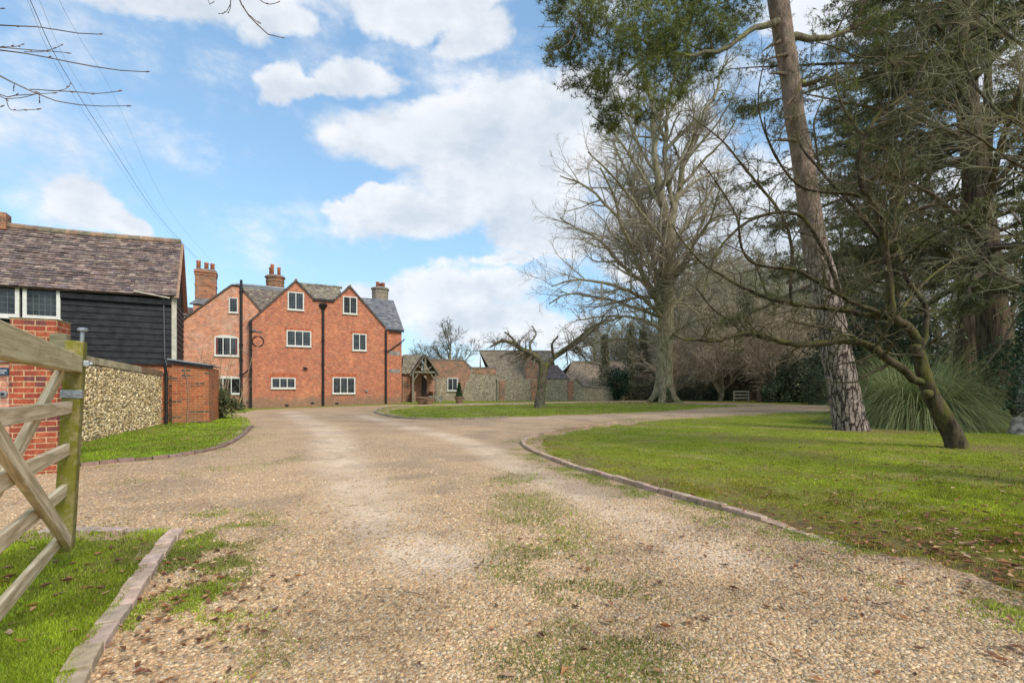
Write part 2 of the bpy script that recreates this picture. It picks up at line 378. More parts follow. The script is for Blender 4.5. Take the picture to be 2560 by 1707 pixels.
D_out = [(-12, -6), (14, -6), (14, 3.4), (45, 3.4), (60, 26)]+gp([(2560,1016),(2300,1016.5),(2075,1015),(1950,1011.5),(1805,1008.5),(1700,1004.8),(1600,1002.4),(1478,1003.2),(1274,1007),(1130,1010),(1030,1012.5),(975,1012.5),(940,1014),(760,1020),(640,1025.5),(600,1034)])+[(-14, 20), (-12, 12), (-7.3, 7.3), (-7.2, 6.9), (-12, 4)]

def masks(x, y):
    """what grows or lies on the gravel: grass amount, pale trodden amount, damp amount"""
    n1 = vnoise(x, y, 1.6, 3); n2 = vnoise(x, y, .35, 9)
    g = 0*x
    g = np.maximum(g, sstep(pdist(K_right[20:], x, y), .85, .0)*1.0)
    g = np.maximum(g, 1.35*sstep(pdist(K_near_b, x, y), 1.0, .15))
    g = np.maximum(g, .55*sstep(pdist(K_left, x, y), .9, .0))
    g = np.maximum(g, .5*sstep(pdist(K_island, x, y), 1.0, .0))
    g = np.maximum(g, .55*sstep(pdist(gp([(1290,1190),(1330,1330),(1480,1640)]), x, y), .75, .1))
    g = np.maximum(g, .55*sstep(pdist(gp([(1400,1075),(1640,1042),(2000,1022)]), x, y), .8, .1))
    g = np.maximum(g, .35*sstep(pdist(gp([(250,1230),(560,1180),(700,1150)]), x, y), .8, .1))
    g = np.maximum(g, .6*sstep(pdist(gp([(560,1026),(760,1021),(980,1012.5)]), x, y), .9, .2))
    n3 = vnoise(x, y, .11, 19, 3)
    g = g*sstep(.5*n1+.5*n2, .34, .56)*sstep(.5*n3+.5*n2, .38, .56)+.12*sstep(n1, .55, .75)*sstep(n3, .5, .6)
    p = np.maximum(sstep(pdist(gp([(720,1030),(830,1090),(860,1180),(960,1280),(1080,1420)]), x, y), .65, .1),
                   .9*sstep(pdist(gp([(900,1040),(1180,1110),(1290,1170),(1500,1260),(1800,1400)]), x, y), .5, .1))
    p = np.maximum(p, .5*sstep(pdist(gp([(940,1050),(1500,1045),(2300,1019)]), x, y), 1.2, .2))
    p = p*(.55+.45*sstep(vnoise(x, y, .7, 21), .3, .6))
    d = sstep(pdist(gp([(990,1200),(1060,1193)]), x, y), .22, .02)*.9+.8*sstep(vnoise(x, y, .8, 33), .52, .74)+.35*sstep(vnoise(x, y, .25, 37), .55, .7)+.9*sstep(pdist(K_right[22:], x, y), 1.3, .2)*sstep(vnoise(x, y, .45, 39), .3, .55)
    return np.clip(g, 0, 1), np.clip(p, 0, 1), np.clip(d, 0, 1)

def rough(x, y): return .014*(vnoise(x, y, .9, 101, 3)-.5)-.018*sstep(pdist(gp([(830,1090),(860,1180),(960,1280),(1080,1420)]), x, y), .45, .1)
def sheet(name, poly, step, lift, material, colf=None, far=None, **kw):
    """flat-lying sheet over the land inside a polygon"""
    xs = [p[0] for p in poly]; ys = [p[1] for p in poly]; pts = list(poly); nb_ = len(pts)
    y = min(ys)
    while y < max(ys):
        st = step*max(1, max(y, 0)/6) if far is None else far(y)
        x = max(min(xs), -2.2*abs(y)-14) + st*rng.random()*.3
        row = np.arange(x, min(max(xs), 2.2*abs(y)+14), st)
        yv = y+0*row
        ok = inpoly(poly, row, yv) & (pdist(poly+[poly[0]], row, yv) > st*.3)
        pts += list(zip(row[ok].tolist(), yv[ok].tolist())); y += st
    r = geometry.delaunay_2d_cdt([Vector(p) for p in pts], [], [list(range(nb_))], 1, 1e-5)
    V = np.array([(v.x, v.y, 0) for v in r[0]]); V[:, 2] = H(V[:, 0], V[:, 1])+lift
    if name == 'driveway': V[:, 2] += rough(V[:, 0], V[:, 1])*(V[:, 1] < 20)
    if 'lawn' in name: V[pdist(poly+[poly[0]], V[:, 0], V[:, 1]) < 1e-3, 2] -= lift+.02
    mb = MB(); mb.add(V, col=None if colf is None else colf(V[:, 0], V[:, 1]), t=np.array([f if (V[f[1],0]-V[f[0],0])*(V[f[2],1]-V[f[0],1])-(V[f[1],1]-V[f[0],1])*(V[f[2],0]-V[f[0],0]) > 0 else f[::-1] for f in r[2] if len(f) == 3]))
    return mb.build(name, material, smooth=True, **kw)

def gravel_mat():
    m, n, b = mat('gravel'); o = objc(n)
    a = n.n('ShaderNodeSeparateColor', i_0=n.n('ShaderNodeAttribute', attribute_name='Col').outputs['Color'])
    o2 = n.v('ADD', o, n.v('MULTIPLY', n.noise(o, 25, 2, out=1), (.02, .02, .02)))
    v1 = n.n('ShaderNodeTexVoronoi', i_Vector=o2, i_Scale=42., i_Randomness=1.); v2 = n.n('ShaderNodeTexVoronoi', i_Vector=o2, i_Scale=85., i_Randomness=1.)
    r = n.n('ShaderNodeValToRGB', i_0=n.n('ShaderNodeSeparateColor', i_0=v1.outputs['Color']).outputs[0]); e = r.color_ramp.elements
    e[0].color = (.30, .20, .12, 1); e[1].position = .25; e[1].color = (.56, .39, .23, 1)
    for p, c in ((.5, (.66, .48, .30)), (.7, (.60, .41, .23)), (.85, (.76, .63, .46)), (.95, (.42, .35, .28))): q = e.new(p); q.color = (*c, 1)
    c = n.mix(n.ss(v1.outputs['Distance'], .40, .72, 0, .85), r.outputs[0], (.12, .08, .045))
    c = n.mix(.35, c, n.mix(n.ss(v2.outputs['Distance'], .2, .7), (.66, .49, .32), (.36, .25, .15)))
    big = n.noise(o, .5, 7, .6)
    c = n.mix(n.ss(big, .35, .7, .0, .45), c, (.64, .46, .28))
    # trodden, fine and pale
    c = n.mix(n.m('MULTIPLY', a.outputs[1], n.ss(n.noise(o, 5, 8, .75), .32, .6, .25, .9)), c, n.mix(n.noise(o, 30, 6, .7), (.60, .47, .34), (.84, .70, .53)))
    c = n.mix(1.0, c, (1.12, 1.04, .99), 'MULTIPLY'); c = n.mix(n.m('MULTIPLY', a.outputs[2], .45), c, (.24, .18, .14))
    gm = n.m('MULTIPLY', a.outputs[0], n.ss(n.m('ADD', n.noise(o, 9, 6, .7), n.m('MULTIPLY', a.outputs[0], .25)), .45, .68), clamp=True)
    c = n.mix(gm, c, n.mix(n.noise(o, 14, 4), (.10, .12, .02), (.30, .28, .06)))
    lk(n, c, b.inputs['Base Color']); b.inputs['Roughness'].default_value = .9; b.inputs['Specular IOR Level'].default_value = .2
    h = n.m('ADD', n.m('MULTIPLY', v1.outputs['Distance'], -1), n.m('MULTIPLY', big, 3))
    bump(n, b, h, .7, .02); return m
def turf_mat(name, g1, g2, dead, soil):
    m, n, b = mat(name); o = objc(n)
    a = n.n('ShaderNodeSeparateColor', i_0=n.n('ShaderNodeAttribute', attribute_name='Col').outputs['Color'])
    c = n.mix(n.ss(n.noise(o, 18, 7, .75), .38, .62), g1, g2)
    c = n.mix(n.ss(n.noise(o, .9, 7, .65), .46, .68, 0, .75), c, dead)
    c = n.mix(n.ss(n.noise(o, 60, 3, .6), .55, .72, 0, .6), c, soil)
    c = n.mix(n.m('MULTIPLY', a.outputs[0], n.ss(n.noise(o, 7, 6, .7), .3, .55)), c, n.mix(n.noise(o, 22, 4), (.15, .09, .05), (.36, .22, .13)))
    lk(n, c, b.inputs['Base Color']); b.inputs['Roughness'].default_value = .95; b.inputs['Specular IOR Level'].default_value = .1
    bump(n, b, n.noise(o, 40, 6, .8), .9, .04); return m
M['gravel'] = gravel_mat()
M['turf'] = turf_mat('turf', (.15, .20, .015), (.31, .36, .035), (.42, .33, .13), (.17, .12, .06))
M['verge'] = turf_mat('verge', (.13, .19, .02), (.29, .34, .035), (.27, .23, .07), (.09, .065, .03))
BEECH = gnd(1660, 1006); PINE = gnd(2125, 1079); APPLE = gnd(1350, 1022); SMALL = gnd(2392, 1126)
def litter_amt(x, y):
    r = np.maximum(sstep(np.hypot((x-BEECH.x)/2.1, y-BEECH.y), 5.0, 1.5), .8*sstep(np.hypot(x-APPLE.x-.6, y-APPLE.y), 1.6, .2))
    r = np.maximum(r, .8*sstep(np.hypot(x-SMALL.x-.6, y-SMALL.y), 1.5, .1)); r = np.maximum(r, .7*sstep(np.hypot(x-PINE.x-.5, y-PINE.y), 1.8, .5))
    r = np.maximum(r, .9*sstep(y, 41.5, 44)*(x > 9)); r = np.maximum(r, .55*sstep(vnoise(x, y, 1.3, 61), .6, .72))
    r = np.maximum(r, .9*sstep(pdist(K_right[16:], x, y), 1.5, .1)*sstep(vnoise(x, y, .35, 25), .4, .6)); r = np.maximum(r, .75*sstep(pdist(gp([(1700,1235),(2000,1320),(2560,1490)]), x, y), 1.6, .1)*sstep(vnoise(x, y, .4, 15), .45, .62)); r = np.maximum(r, .7*sstep(pdist(gp([(1960,1300),(2200,1330),(2560,1450)]), x, y), .9, .1)*sstep(vnoise(x, y, .5, 5), .35, .6))
    return np.clip(r, 0, 1)
lit3 = lambda x, y: np.stack([litter_amt(x, y), 0*x, 0*x], 1)
def gravel_col(x, y): return np.stack(masks(x, y), 1)
big_sq = [(-400, -60), (400, -60), (400, 700), (-400, 700)]
sheet('ground', big_sq, 2, 0, M['verge'], lit3, far=lambda y: 2.5 if -5 < y < 60 else 40, kind='structure')
sheet('driveway', D_out, .11, .026, M['gravel'], gravel_col, kind='structure')
sheet('lawn', L_right, .3, .05, M['turf'], lit3, kind='structure')
sheet('lawn', L_left, .3, .055, M['turf'], lit3, kind='structure')
sheet('lawn', L_island, .4, .06, M['turf'], lit3, kind='structure')
sheet('lawn', L_near, .3, .055, M['turf'], lit3, kind='structure')

def kerb(pl, label, wd=.105, ln=.215, h=.065, col=(.34, .20, .15), sink=None, side=0):
    mb = MB(); d = [0]
    for a, b in zip(pl[:-1], pl[1:]): d.append(d[-1]+math.hypot(b[0]-a[0], b[1]-a[1]))
    px_ = np.array([p[0] for p in pl]); py_ = np.array([p[1] for p in pl]); s = 0
    while s+ln < d[-1]:
        x0, x1 = np.interp([s+.004, s+ln-.006], d, px_); y0, y1 = np.interp([s+.004, s+ln-.006], d, py_)
        dx, dy = x1-x0, y1-y0; L = math.hypot(dx, dy); nx, ny = -dy/L*wd, dx/L*wd
        hh = h+.012+random.uniform(-.008, .006)-(sink(s/d[-1]) if sink else 0); z = float(H(x0, y0))-.05; ox = random.uniform(-.006, .006)
        c = np.array(col)*random.uniform(.82, 1.15)*np.array([1, random.uniform(.95, 1.08), random.uniform(.9, 1.08)])
        mb.obox((x0-nx*(.5+side)+ox, y0-ny*(.5+side), z), (dx, dy, random.uniform(-.004, .004)), (nx, ny, random.uniform(-.004, .004)), (0, 0, hh+.05), c); s += ln
    o = mb.build('brick_kerb', M['kerb'], bevel=.005); return tag(o, label, 'kerb', 'brick kerbs edging the grass')
random.seed(4)
kerb(K_right, 'long curved red-brown brick kerb along the big right-hand lawn', sink=lambda t: -.002+.10*max(0, t-.84)/.16, wd=.078, col=(.46, .32, .235))
kerb(K_left, 'brick kerb in front of the grass below the flint wall', col=(.26, .17, .14))
kerb(K_island, 'pale kerb rounding the tip of the grass island before the house', wd=.12, h=.075, col=(.36, .29, .21))
kerb(K_near_b, 'pinkish brick kerb running beside the nearest grass at lower left', wd=.10, h=.060, col=(.50, .37, .28))
kerb(K_near_a, 'short brick kerb at the far end of the nearest grass, behind the gate foot', wd=.09, h=.055, col=(.48, .36, .27))

# ---- grass blades, pebbles, leaves
def px_samples(n, x0, x1, y0, y1, pw=1.0):
    t = rng.random(n)**pw; py = y0+(y1-y0)*t; px = x0+(x1-x0)*rng.random(n); Y = CH*F/(py-HZ)
    return (px-1280)/F*Y, Y
def blades(x, y, z, hgt, wid, cols, lean=.5):
    n = len(x); a = rng.random(n)*2*math.pi; h = hgt*(.5+rng.random(n)*.8); w2 = wid*(.6+.7*rng.random(n))/2
    la = rng.random(n)*2*math.pi; ll = lean*h*rng.random(n)**.7
    b = np.stack([x, y, z], 1); s = np.stack([np.cos(a)*w2, np.sin(a)*w2, 0*x], 1); u = np.stack([np.cos(la)*ll, np.sin(la)*ll, h], 1)
    V = np.empty((n, 5, 3)); V[:, 0] = b-s; V[:, 1] = b+s; mid = b+u*np.array([.35, .35, .6]); V[:, 2] = mid+s*.75; V[:, 3] = mid-s*.75; V[:, 4] = b+u
    i = np.arange(n)[:, None]*5
    return V.reshape(-1, 3), (i+np.array([[0, 1, 2, 3]])), (i+np.array([[3, 2, 4]])), np.repeat(cols, 5, 0)
def grass_cols(x, y, warm=0):
    n = len(x); t = vnoise(x, y, 1.1, 71)[:, None]; r = rng.random((n, 1)); c = np.array([.20, .27, .025])*(1-t)+np.array([.46, .47, .055])*t
    e_ = sstep(pdist(K_right[14:], x, y), 2.3, .2)[:, None]*np.where(inpoly(L_right, x, y), 1, 0)[:, None]; bri = sstep(vnoise(x, y, 1.9, 83), .42, .62)[:, None]
    c = c*(1-.35*e_)*(.80+.38*bri)+np.array([.05, -.02, .0])*e_; c = np.maximum(c, .01)
    c = c*(.45+.85*r)*(.72+.6*sstep(vnoise(x, y, .28, 29), .3, .7))[:, None]; k = (rng.random(n) < .13+.45*sstep(vnoise(x, y, .8, 44), .48, .64))[:, None]; c = np.where(k, np.array([.50, .42, .17])*(.5+.6*r), c)
    return c
def grass(poly, n, y0, y1, lift, hgt, wid, label, x0=-250, x1=2850, pw=1., tint=(1, 1, 1)):
    x, y = px_samples(n, x0, x1, y0, y1, pw); ok = inpoly(poly, x, y); x, y = x[ok], y[ok]
    ok = rng.random(len(x)) > .85*litter_amt(x, y); x, y = x[ok], y[ok]
    ok = rng.random(len(x)) < (.2+.9*sstep(vnoise(x, y, .22, 13), .33, .58))*(1-.55*sstep(pdist(K_right[16:], x, y), 1.6, .1)*sstep(vnoise(x, y, .3, 8), .4, .55)); x, y = x[ok], y[ok]
    s = np.sqrt(np.maximum(y, 2)/3)
    v, q, t, c = blades(x, y, H(x, y)+lift-.004, hgt*(.55+.7*vnoise(x, y, .5, 90)), wid*s**1.6, grass_cols(x, y)*np.array(tint))
    mb = MB(); mb.add(v, q, t, c); mb.build('grass', M['grass'], label=label, cat='grass', kind='stuff'); return len(x)
grass(L_right, 520000, 1024, 1760, .05, .027, .0042, 'short green grass covering the broad lawn under the pine', pw=1.0, x0=1250, x1=2950, tint=(1.12, 1.16, .6))
grass(L_near, 330000, 1335, 1850, .055, .026, .0050, 'short mossy grass in the nearest corner beneath the gate', x0=-900, x1=480, tint=(.85, .98, .6))
grass(L_left, 70000, 1034, 1180, .055, .036, .005, 'bright grass strip below the flint wall', x0=100, x1=660, tint=(.80, 1.08, .5))
grass(L_island, 60000, 1006, 1052, .06, .04, .004, 'bright grass on the island lawn before the house', x0=900, x1=1950, tint=(.9, 1.1, .6))
# tufts on the gravel
x, y = px_samples(620000, -300, 2900, 1016, 1780, 1.0); g_, _, _ = masks(x, y)
allL = [L_right, L_left, L_island, L_near]
free = ~np.logical_or.reduce([inpoly(p, x, y) for p in allL]) & inpoly(D_out, x, y)
ok = free & (rng.random(len(x)) < 1.15*g_**1.35); x, y = x[ok], y[ok]
v, q, t, c = blades(x, y, H(x, y)+rough(x, y)+.022, .021+0*x, .0055*(np.maximum(y, 2)/3)**.8, grass_cols(x, y)*np.array([.85, .95, .8]), .9)
mb = MB(); mb.add(v, q, t, c); mb.build('grass', M['grass'], label='sparse grass and moss creeping over the gravel', cat='grass', kind='stuff')
# pebbles
def stones(x, y, z, r, cols, flat=.6, k=6):
    n = len(x); a = np.arange(k)*2*math.pi/k; rot = rng.random(n)*6.28; el = .6+.5*rng.random(n)
    V = np.empty((n, 2*k+1, 3)); tip = (rng.random((n, 2))-.5)*.5
    for ring, (rr, zz) in enumerate(((1, -.25), (.78, .55))):
        jr = rr*(.75+.5*rng.random((n, k))); ca = np.cos(a)[None]*jr; sa = np.sin(a)[None]*jr*el[:, None]
        V[:, ring*k:(ring+1)*k, 0] = x[:, None]+r[:, None]*(ca*np.cos(rot)[:, None]-sa*np.sin(rot)[:, None])
        V[:, ring*k:(ring+1)*k, 1] = y[:, None]+r[:, None]*(ca*np.sin(rot)[:, None]+sa*np.cos(rot)[:, None])
        V[:, ring*k:(ring+1)*k, 2] = z[:, None]+r[:, None]*flat*(zz+(rng.random((n, k))-.5)*.3+tip[:, :1]*ca)
    V[:, 2*k, 0] = x+r*tip[:, 0]*.4; V[:, 2*k, 1] = y+r*tip[:, 1]*.4; V[:, 2*k, 2] = z+r*flat*.85
    i = np.arange(n)[:, None, None]*(2*k+1); j = np.arange(k); q = np.stack([j, (j+1) % k, k+(j+1) % k, k+j], 1)[None]+i
    t = np.stack([k+j, k+(j+1) % k, 0*j+2*k], 1)[None]+i
    return V.reshape(-1, 3), q.reshape(-1, 4), t.reshape(-1, 3), np.repeat(cols, 2*k+1, 0)
PC = np.array([(.60,.42,.24),(.68,.51,.32),(.54,.36,.19),(.72,.58,.40),(.44,.29,.17),(.58,.37,.22),(.50,.42,.33),(.32,.23,.15),(.64,.46,.26)])*np.array([1.02, .96, .87])
x, y = px_samples(400000, -350, 2950, 1100, 1900, .75)
free = ~np.logical_or.reduce([inpoly(p, x, y) for p in allL]) & inpoly(D_out, x, y)
g_, p_, d_ = masks(x, y); ok = free & (rng.random(len(x)) >.75*g_+.5*p_+1.0*sstep(y, 4.5, 11)-.12+.45*sstep(vnoise(x, y, .8, 55), .45, .65)); x, y = x[ok], y[ok]
r = (.0045+.0088*rng.random(len(x))**2.2)*(.85+.05*y); cols = PC[rng.integers(0, len(PC), len(x))]*(.60+.52*rng.random((len(x), 1))**.8)*(1-.30*d_[ok][:, None])
v, q, t, c = stones(x, y, H(x, y)+rough(x, y)+.024+.004*rng.random(len(x)), r, cols)
mb = MB(); mb.add(v, q, t, c); mb.build('gravel_stones', M['pebble'], smooth=True, label='tan flint pebbles lying loose on the drive', cat='gravel', kind='stuff')
# dead leaves
LC = np.array([(.28,.11,.04),(.36,.17,.07),(.20,.09,.045),(.42,.24,.12),(.30,.13,.07),(.16,.08,.05),(.46,.30,.18)])
def leaves(name, x, y, z, r, label):
    n = len(x); a = rng.random(n)*6.28; c_, s_ = np.cos(a), np.sin(a); P = [(-1, 0, .12), (-.1, -.42, .0), (-.1, .42, .0), (1, 0, .25), (.1, 0, -.0)]
    V = np.empty((n, 5, 3)); curl = rng.random(n)*1.3
    for k, (px, py, pz) in enumerate(P):
        zz = pz+(.35*curl if abs(py) > .1 else 0)+.25*(rng.random(n)-.3)
        V[:, k, 0] = x+r*(px*c_-py*s_); V[:, k, 1] = y+r*(px*s_+py*c_); V[:, k, 2] = z+r*np.maximum(zz, 0)
    i = np.arange(n)[:, None, None]*5; t = (np.array([[0, 1, 4], [0, 4, 2], [1, 3, 4], [4, 3, 2]])[None]+i).reshape(-1, 3)
    cols = np.repeat(LC[rng.integers(0, len(LC), n)]*(.6+.7*rng.random((n, 1))), 5, 0)
    mb = MB(); mb.add(V.reshape(-1, 3), t=t, col=cols); mb.build(name, M['litter'], label=label, cat='leaves', kind='stuff')
xs, ys, zs, rs = [], [], [], []
def scatter(n, cx, cy, sx_, sy_, poly, rad, lift):
    P = gp([(cx, cy)])[0]; x = P[0]+rng.normal(size=n)*sx_; y = P[1]+rng.normal(size=n)*sy_
    ok = inpoly(poly, x, y) & (y > 1.2); xs.append(x[ok]); ys.append(y[ok]); zs.append(H(x[ok], y[ok])+lift); rs.append(rad*(.6+.7*rng.random(ok.sum())))
scatter(90, 150, 1560, .6, .5, L_near, .030, .066); scatter(60, 60, 1450, .5, .5, L_near, .03, .066)
scatter(170, 470, 1600, .25, .45, D_out, .024, .042); scatter(60, 430, 1500, .1, .4, D_out, .026, .042); scatter(40, 400, 1450, .08, .35, D_out, .026, .03)
scatter(700, 2250, 1360, 1.8, .7, L_right, .034, .068); scatter(500, 2350, 1420, 1.2, .5, L_right, .034, .068); scatter(500, 2150, 1220, 2.2, 1.0, L_right, .030, .066); scatter(160, 2460, 1150, 2, .9, L_right, .034, .066)
scatter(150, 2050, 1370, 1.1, .5, D_out, .028, .04); scatter(220, 2420, 1530, 1.3, .5, D_out, .028, .04); scatter(150, 2300, 1460, 1., .35, L_right, .03, .06)
scatter(110, 480, 1100, .9, .8, L_left, .034, .07); scatter(4500, 1680, 1007, 5.5, 2.0, L_island, .045, .07); scatter(500, 1300, 1500, 2.2, 1.2, D_out, .012, .036)
leaves('fallen_leaves', *[np.concatenate(a) for a in (xs, ys, zs, rs)], 'brown dead leaves strewn over grass and gravel')
# small sticks lying on the drive
mb = MB()
for i in range(34):
    if i < 8: p = gp([((955,1290),(1010,1415),(700,1325),(1030,1500),(2150,1608),(880,1275),(2520,1640),(620,1300))[i]])[0]
    else: q_ = px_samples(1, 300, 2500, 1190, 1700); p = (float(q_[0][0]), float(q_[1][0]))
    a = random.uniform(0, 3.1); L = random.uniform(.04, .10) if i > 7 else random.uniform(.12, .2); pts = []
    for k in range(5):
        t = k/4-.5; x = p[0]+math.cos(a+t*.5)*L*t; y = p[1]+math.sin(a+t*.5)*L*t; pts.append((x, y, float(H(x, y))+.042+random.uniform(0, .006)))
    mb.tube(pts, [.0022, .0026, .0022, .002, .001], 5, col=(.17, .12, .08))
mb.build('twig_litter', M['twig'], label='thin dead twigs dropped on the gravel', cat='twigs', kind='stuff')

# ================================================================ BUILDINGS AND WALLS
random.seed(11)
class Frame:
    """upright frame: s runs along a wall, d into it (away from the viewer), z up"""
    def __init__(s, ox, oy, ang):
        s.o = (ox, oy); s.a = ang; s.u = (math.cos(ang), math.sin(ang)); s.n = (-math.sin(ang), math.cos(ang))
    def at(s, px, py, d=0):
        """where the sight line through a pixel of the photograph meets the wall plane at depth d -> (s, z)"""
        r = (px-1280)/F; ox = s.o[0]+s.n[0]*d; oy = s.o[1]+s.n[1]*d
        t = (r*oy-ox)/(s.u[0]-r*s.u[1]); Z = oy+s.u[1]*t
        return t, CH+(HZ-py)/F*Z
    def S(s, px, d=0): return s.at(px, HZ, d)[0]
    def w(s, a, d=0, z=0): return Vector((s.o[0]+s.u[0]*a+s.n[0]*d, s.o[1]+s.u[1]*a+s.n[1]*d, z))

def tiles(mb, p0, p1, q0, q1, tw, th, cols, thick=.014, jit=.006, lift=.03):
    """courses of separate tiles over a roof slope: eave p0-p1, ridge q0-q1"""
    p0, p1, q0, q1 = map(np.array, (p0, p1, q0, q1)); up = ((q0+q1)-(p0+p1))/2; L = np.linalg.norm(up)
    nrm = np.cross(p1-p0, up); nrm = nrm/np.linalg.norm(nrm); rows = max(1, int(L/th)); cols = np.array(cols)
    for r in range(rows):
        t0 = r/rows; t1 = min(1, (r+1.35)/rows); a0 = p0+(q0-p0)*t0; b0 = p1+(q1-p1)*t0; a1 = p0+(q0-p0)*t1; b1 = p1+(q1-p1)*t1
        W_ = np.linalg.norm(b0-a0); n = max(1, int(round(W_/tw))); off = .5*(r % 2)/n
        e = np.clip(np.arange(n+2)/n-off, 0, 1); e0, e1 = e[:-1], e[1:]; ok = e1-e0 > .002; e0, e1 = e0[ok], e1[ok]; k = len(e0)
        sag = random.uniform(-jit, jit); g = .003/max(W_, .1)
        lf = (lift+sag+np.array([random.uniform(-jit, jit) for _ in range(k)]))[:, None]*nrm
        dn = (np.array([random.uniform(-jit, jit) for _ in range(k)]))[:, None]*up/L
        A0 = a0+(b0-a0)*(e0+g)[:, None]; B0 = a0+(b0-a0)*(e1-g)[:, None]; A1 = a1+(b1-a1)*(e0+g)[:, None]; B1 = a1+(b1-a1)*(e1-g)[:, None]
        V = np.stack([A0+lf+dn, B0+lf+dn, B1+nrm*.004, A1+nrm*.004, A0+lf+dn-nrm*thick, B0+lf+dn-nrm*thick], 1)
        i = np.arange(k)[:, None, None]*6; q = (np.array([[0, 1, 2, 3], [4, 5, 1, 0]])[None]+i).reshape(-1, 4)
        c = cols[[random.randrange(len(cols)) for _ in range(k)]]*np.array([[random.uniform(.80, 1.2)] for _ in range(k)])
        mb.add(V.reshape(-1, 3), q=q, col=np.repeat(c, 6, 0))
def slab(mb, p0, p1, q0, q1, t=.10, col=None):
    p0, p1, q0, q1 = map(np.array, (p0, p1, q0, q1)); n = np.cross(p1-p0, q0-p0); n = n/np.linalg.norm(n)*t
    mb.add([p0-n, p1-n, q1-n, q0-n, p0, p1, q1, q0], q=[(3,2,1,0),(4,5,6,7),(0,1,5,4),(1,2,6,5),(2,3,7,6),(3,0,4,7)], col=col)
TC = [(.21,.145,.125),(.18,.13,.115),(.225,.155,.125),(.17,.13,.12),(.24,.18,.15),(.155,.115,.11),(.28,.215,.17)]       # purplish old clay
TG = [(.19,.16,.115),(.16,.145,.11),(.22,.19,.13),(.14,.12,.10),(.20,.185,.14),(.17,.13,.10)]                       # mossy grey-brown clay
TG = [tuple(x*1.4 for x in c) for c in TG]
TS = [(.16,.165,.175),(.19,.19,.195),(.14,.145,.16),(.21,.205,.20)]                                                 # slate
def roof(name, mbs, parent, pts, tw, th, cols, under=.1, label=None, m='tile', lift=.03):
    mb = MB(); slab(mb, *pts, t=under, col=np.array(cols[1])*.6); tiles(mb, *pts, tw, th, cols, lift=lift)
    o = mb.build(name, M[m], parent); return tag(o, label)

def window(par, x0, x1, z0, z1, lights=2, y=0, rows=5, cols=3, fw=.055, arch=0, bars=True, sill=True, curtain=None, glassm='glass', proud=.05, fm='white'):
    """casement on a wall facing -y: frame (> glazing_bar), pane; the window is a part of its building"""
    f = MB(); zt = z1-arch
    f.box(x0, x0+fw, y-proud, y+.02, z0, zt); f.box(x1-fw, x1, y-proud, y+.02, z0, zt); f.box(x0+fw, x1-fw, y-proud, y+.02, z0, z0+fw)
    if arch:
        n = 10; top = [(x0+(x1-x0)*i/n, zt+arch*(1-(2*i/n-1)**2)) for i in range(n+1)]
        f.prism([(x0, zt-.001)]+top+[(x1, zt-.001)]+[(x1-fw, zt-fw*.6)]+[(x0+fw, zt-fw*.6)], y-proud-.002, y+.02)
    else: f.box(x0+fw, x1-fw, y-proud, y+.02, z1-fw, z1)
    lw = (x1-x0-2*fw)/lights; mw = .05
    for i in range(1, lights): f.box(x0+fw+lw*i-mw/2, x0+fw+lw*i+mw/2, y-proud+.004, y+.02, z0+fw, zt-(fw*.6 if arch else fw))
    if sill: f.box(x0-.04, x1+.04, y-proud-.05, y+.02, z0-.05, z0)
    fr = f.build('window', M[fm], par)
    g = MB(); g.box(x0+fw*.6, x1-fw*.6, y-.016, y+.01, z0+fw*.6, z1-fw*.6 if not arch else zt-.02); g.build('pane', M[glassm], fr)
    if bars:
        b = MB()
        for i in range(lights):
            a0 = x0+fw+lw*i+(mw/2 if i else 0); a1 = x0+fw+lw*(i+1)-(mw/2 if i < lights-1 else 0)
            for k in range(1, cols): xx = a0+(a1-a0)*k/cols; b.box(xx-.006, xx+.006, y-.022, y-.014, z0+fw, zt-fw*.6)
            for k in range(1, rows): zz = z0+fw+(zt-z0-1.6*fw)*k/rows; b.box(a0, a1, y-.024, y-.015, zz-.006, zz+.006)
        b.build('glazing_bar', M['leadbar'], fr)
    if curtain:
        for xa in (x0+fw, x1-fw-.1): c = MB(); c.box(xa, xa+.10, y-.020, y-.012, z0+fw, zt-fw, col=curtain); c.build('curtain', M['litter'], fr)
    return fr
def pipe(par, x, y, z0, z1, r=.05, hopper=True, collars=(), name='downpipe'):
    b = MB(); b.tube([(x, y, z0), (x, y, z1)], r, 10)
    for c in collars: b.tube([(x, y, c), (x, y, c+.07)], r*1.45, 10)
    if hopper: b.lathe([(r, 0), (r*1.3, .02), (r*3.2, .26), (r*3.4, .28), (r*3.4, .42), (r*3.1, .42)], 4, (x, y, z1)); 
    return b.build(name, M['iron'], par)
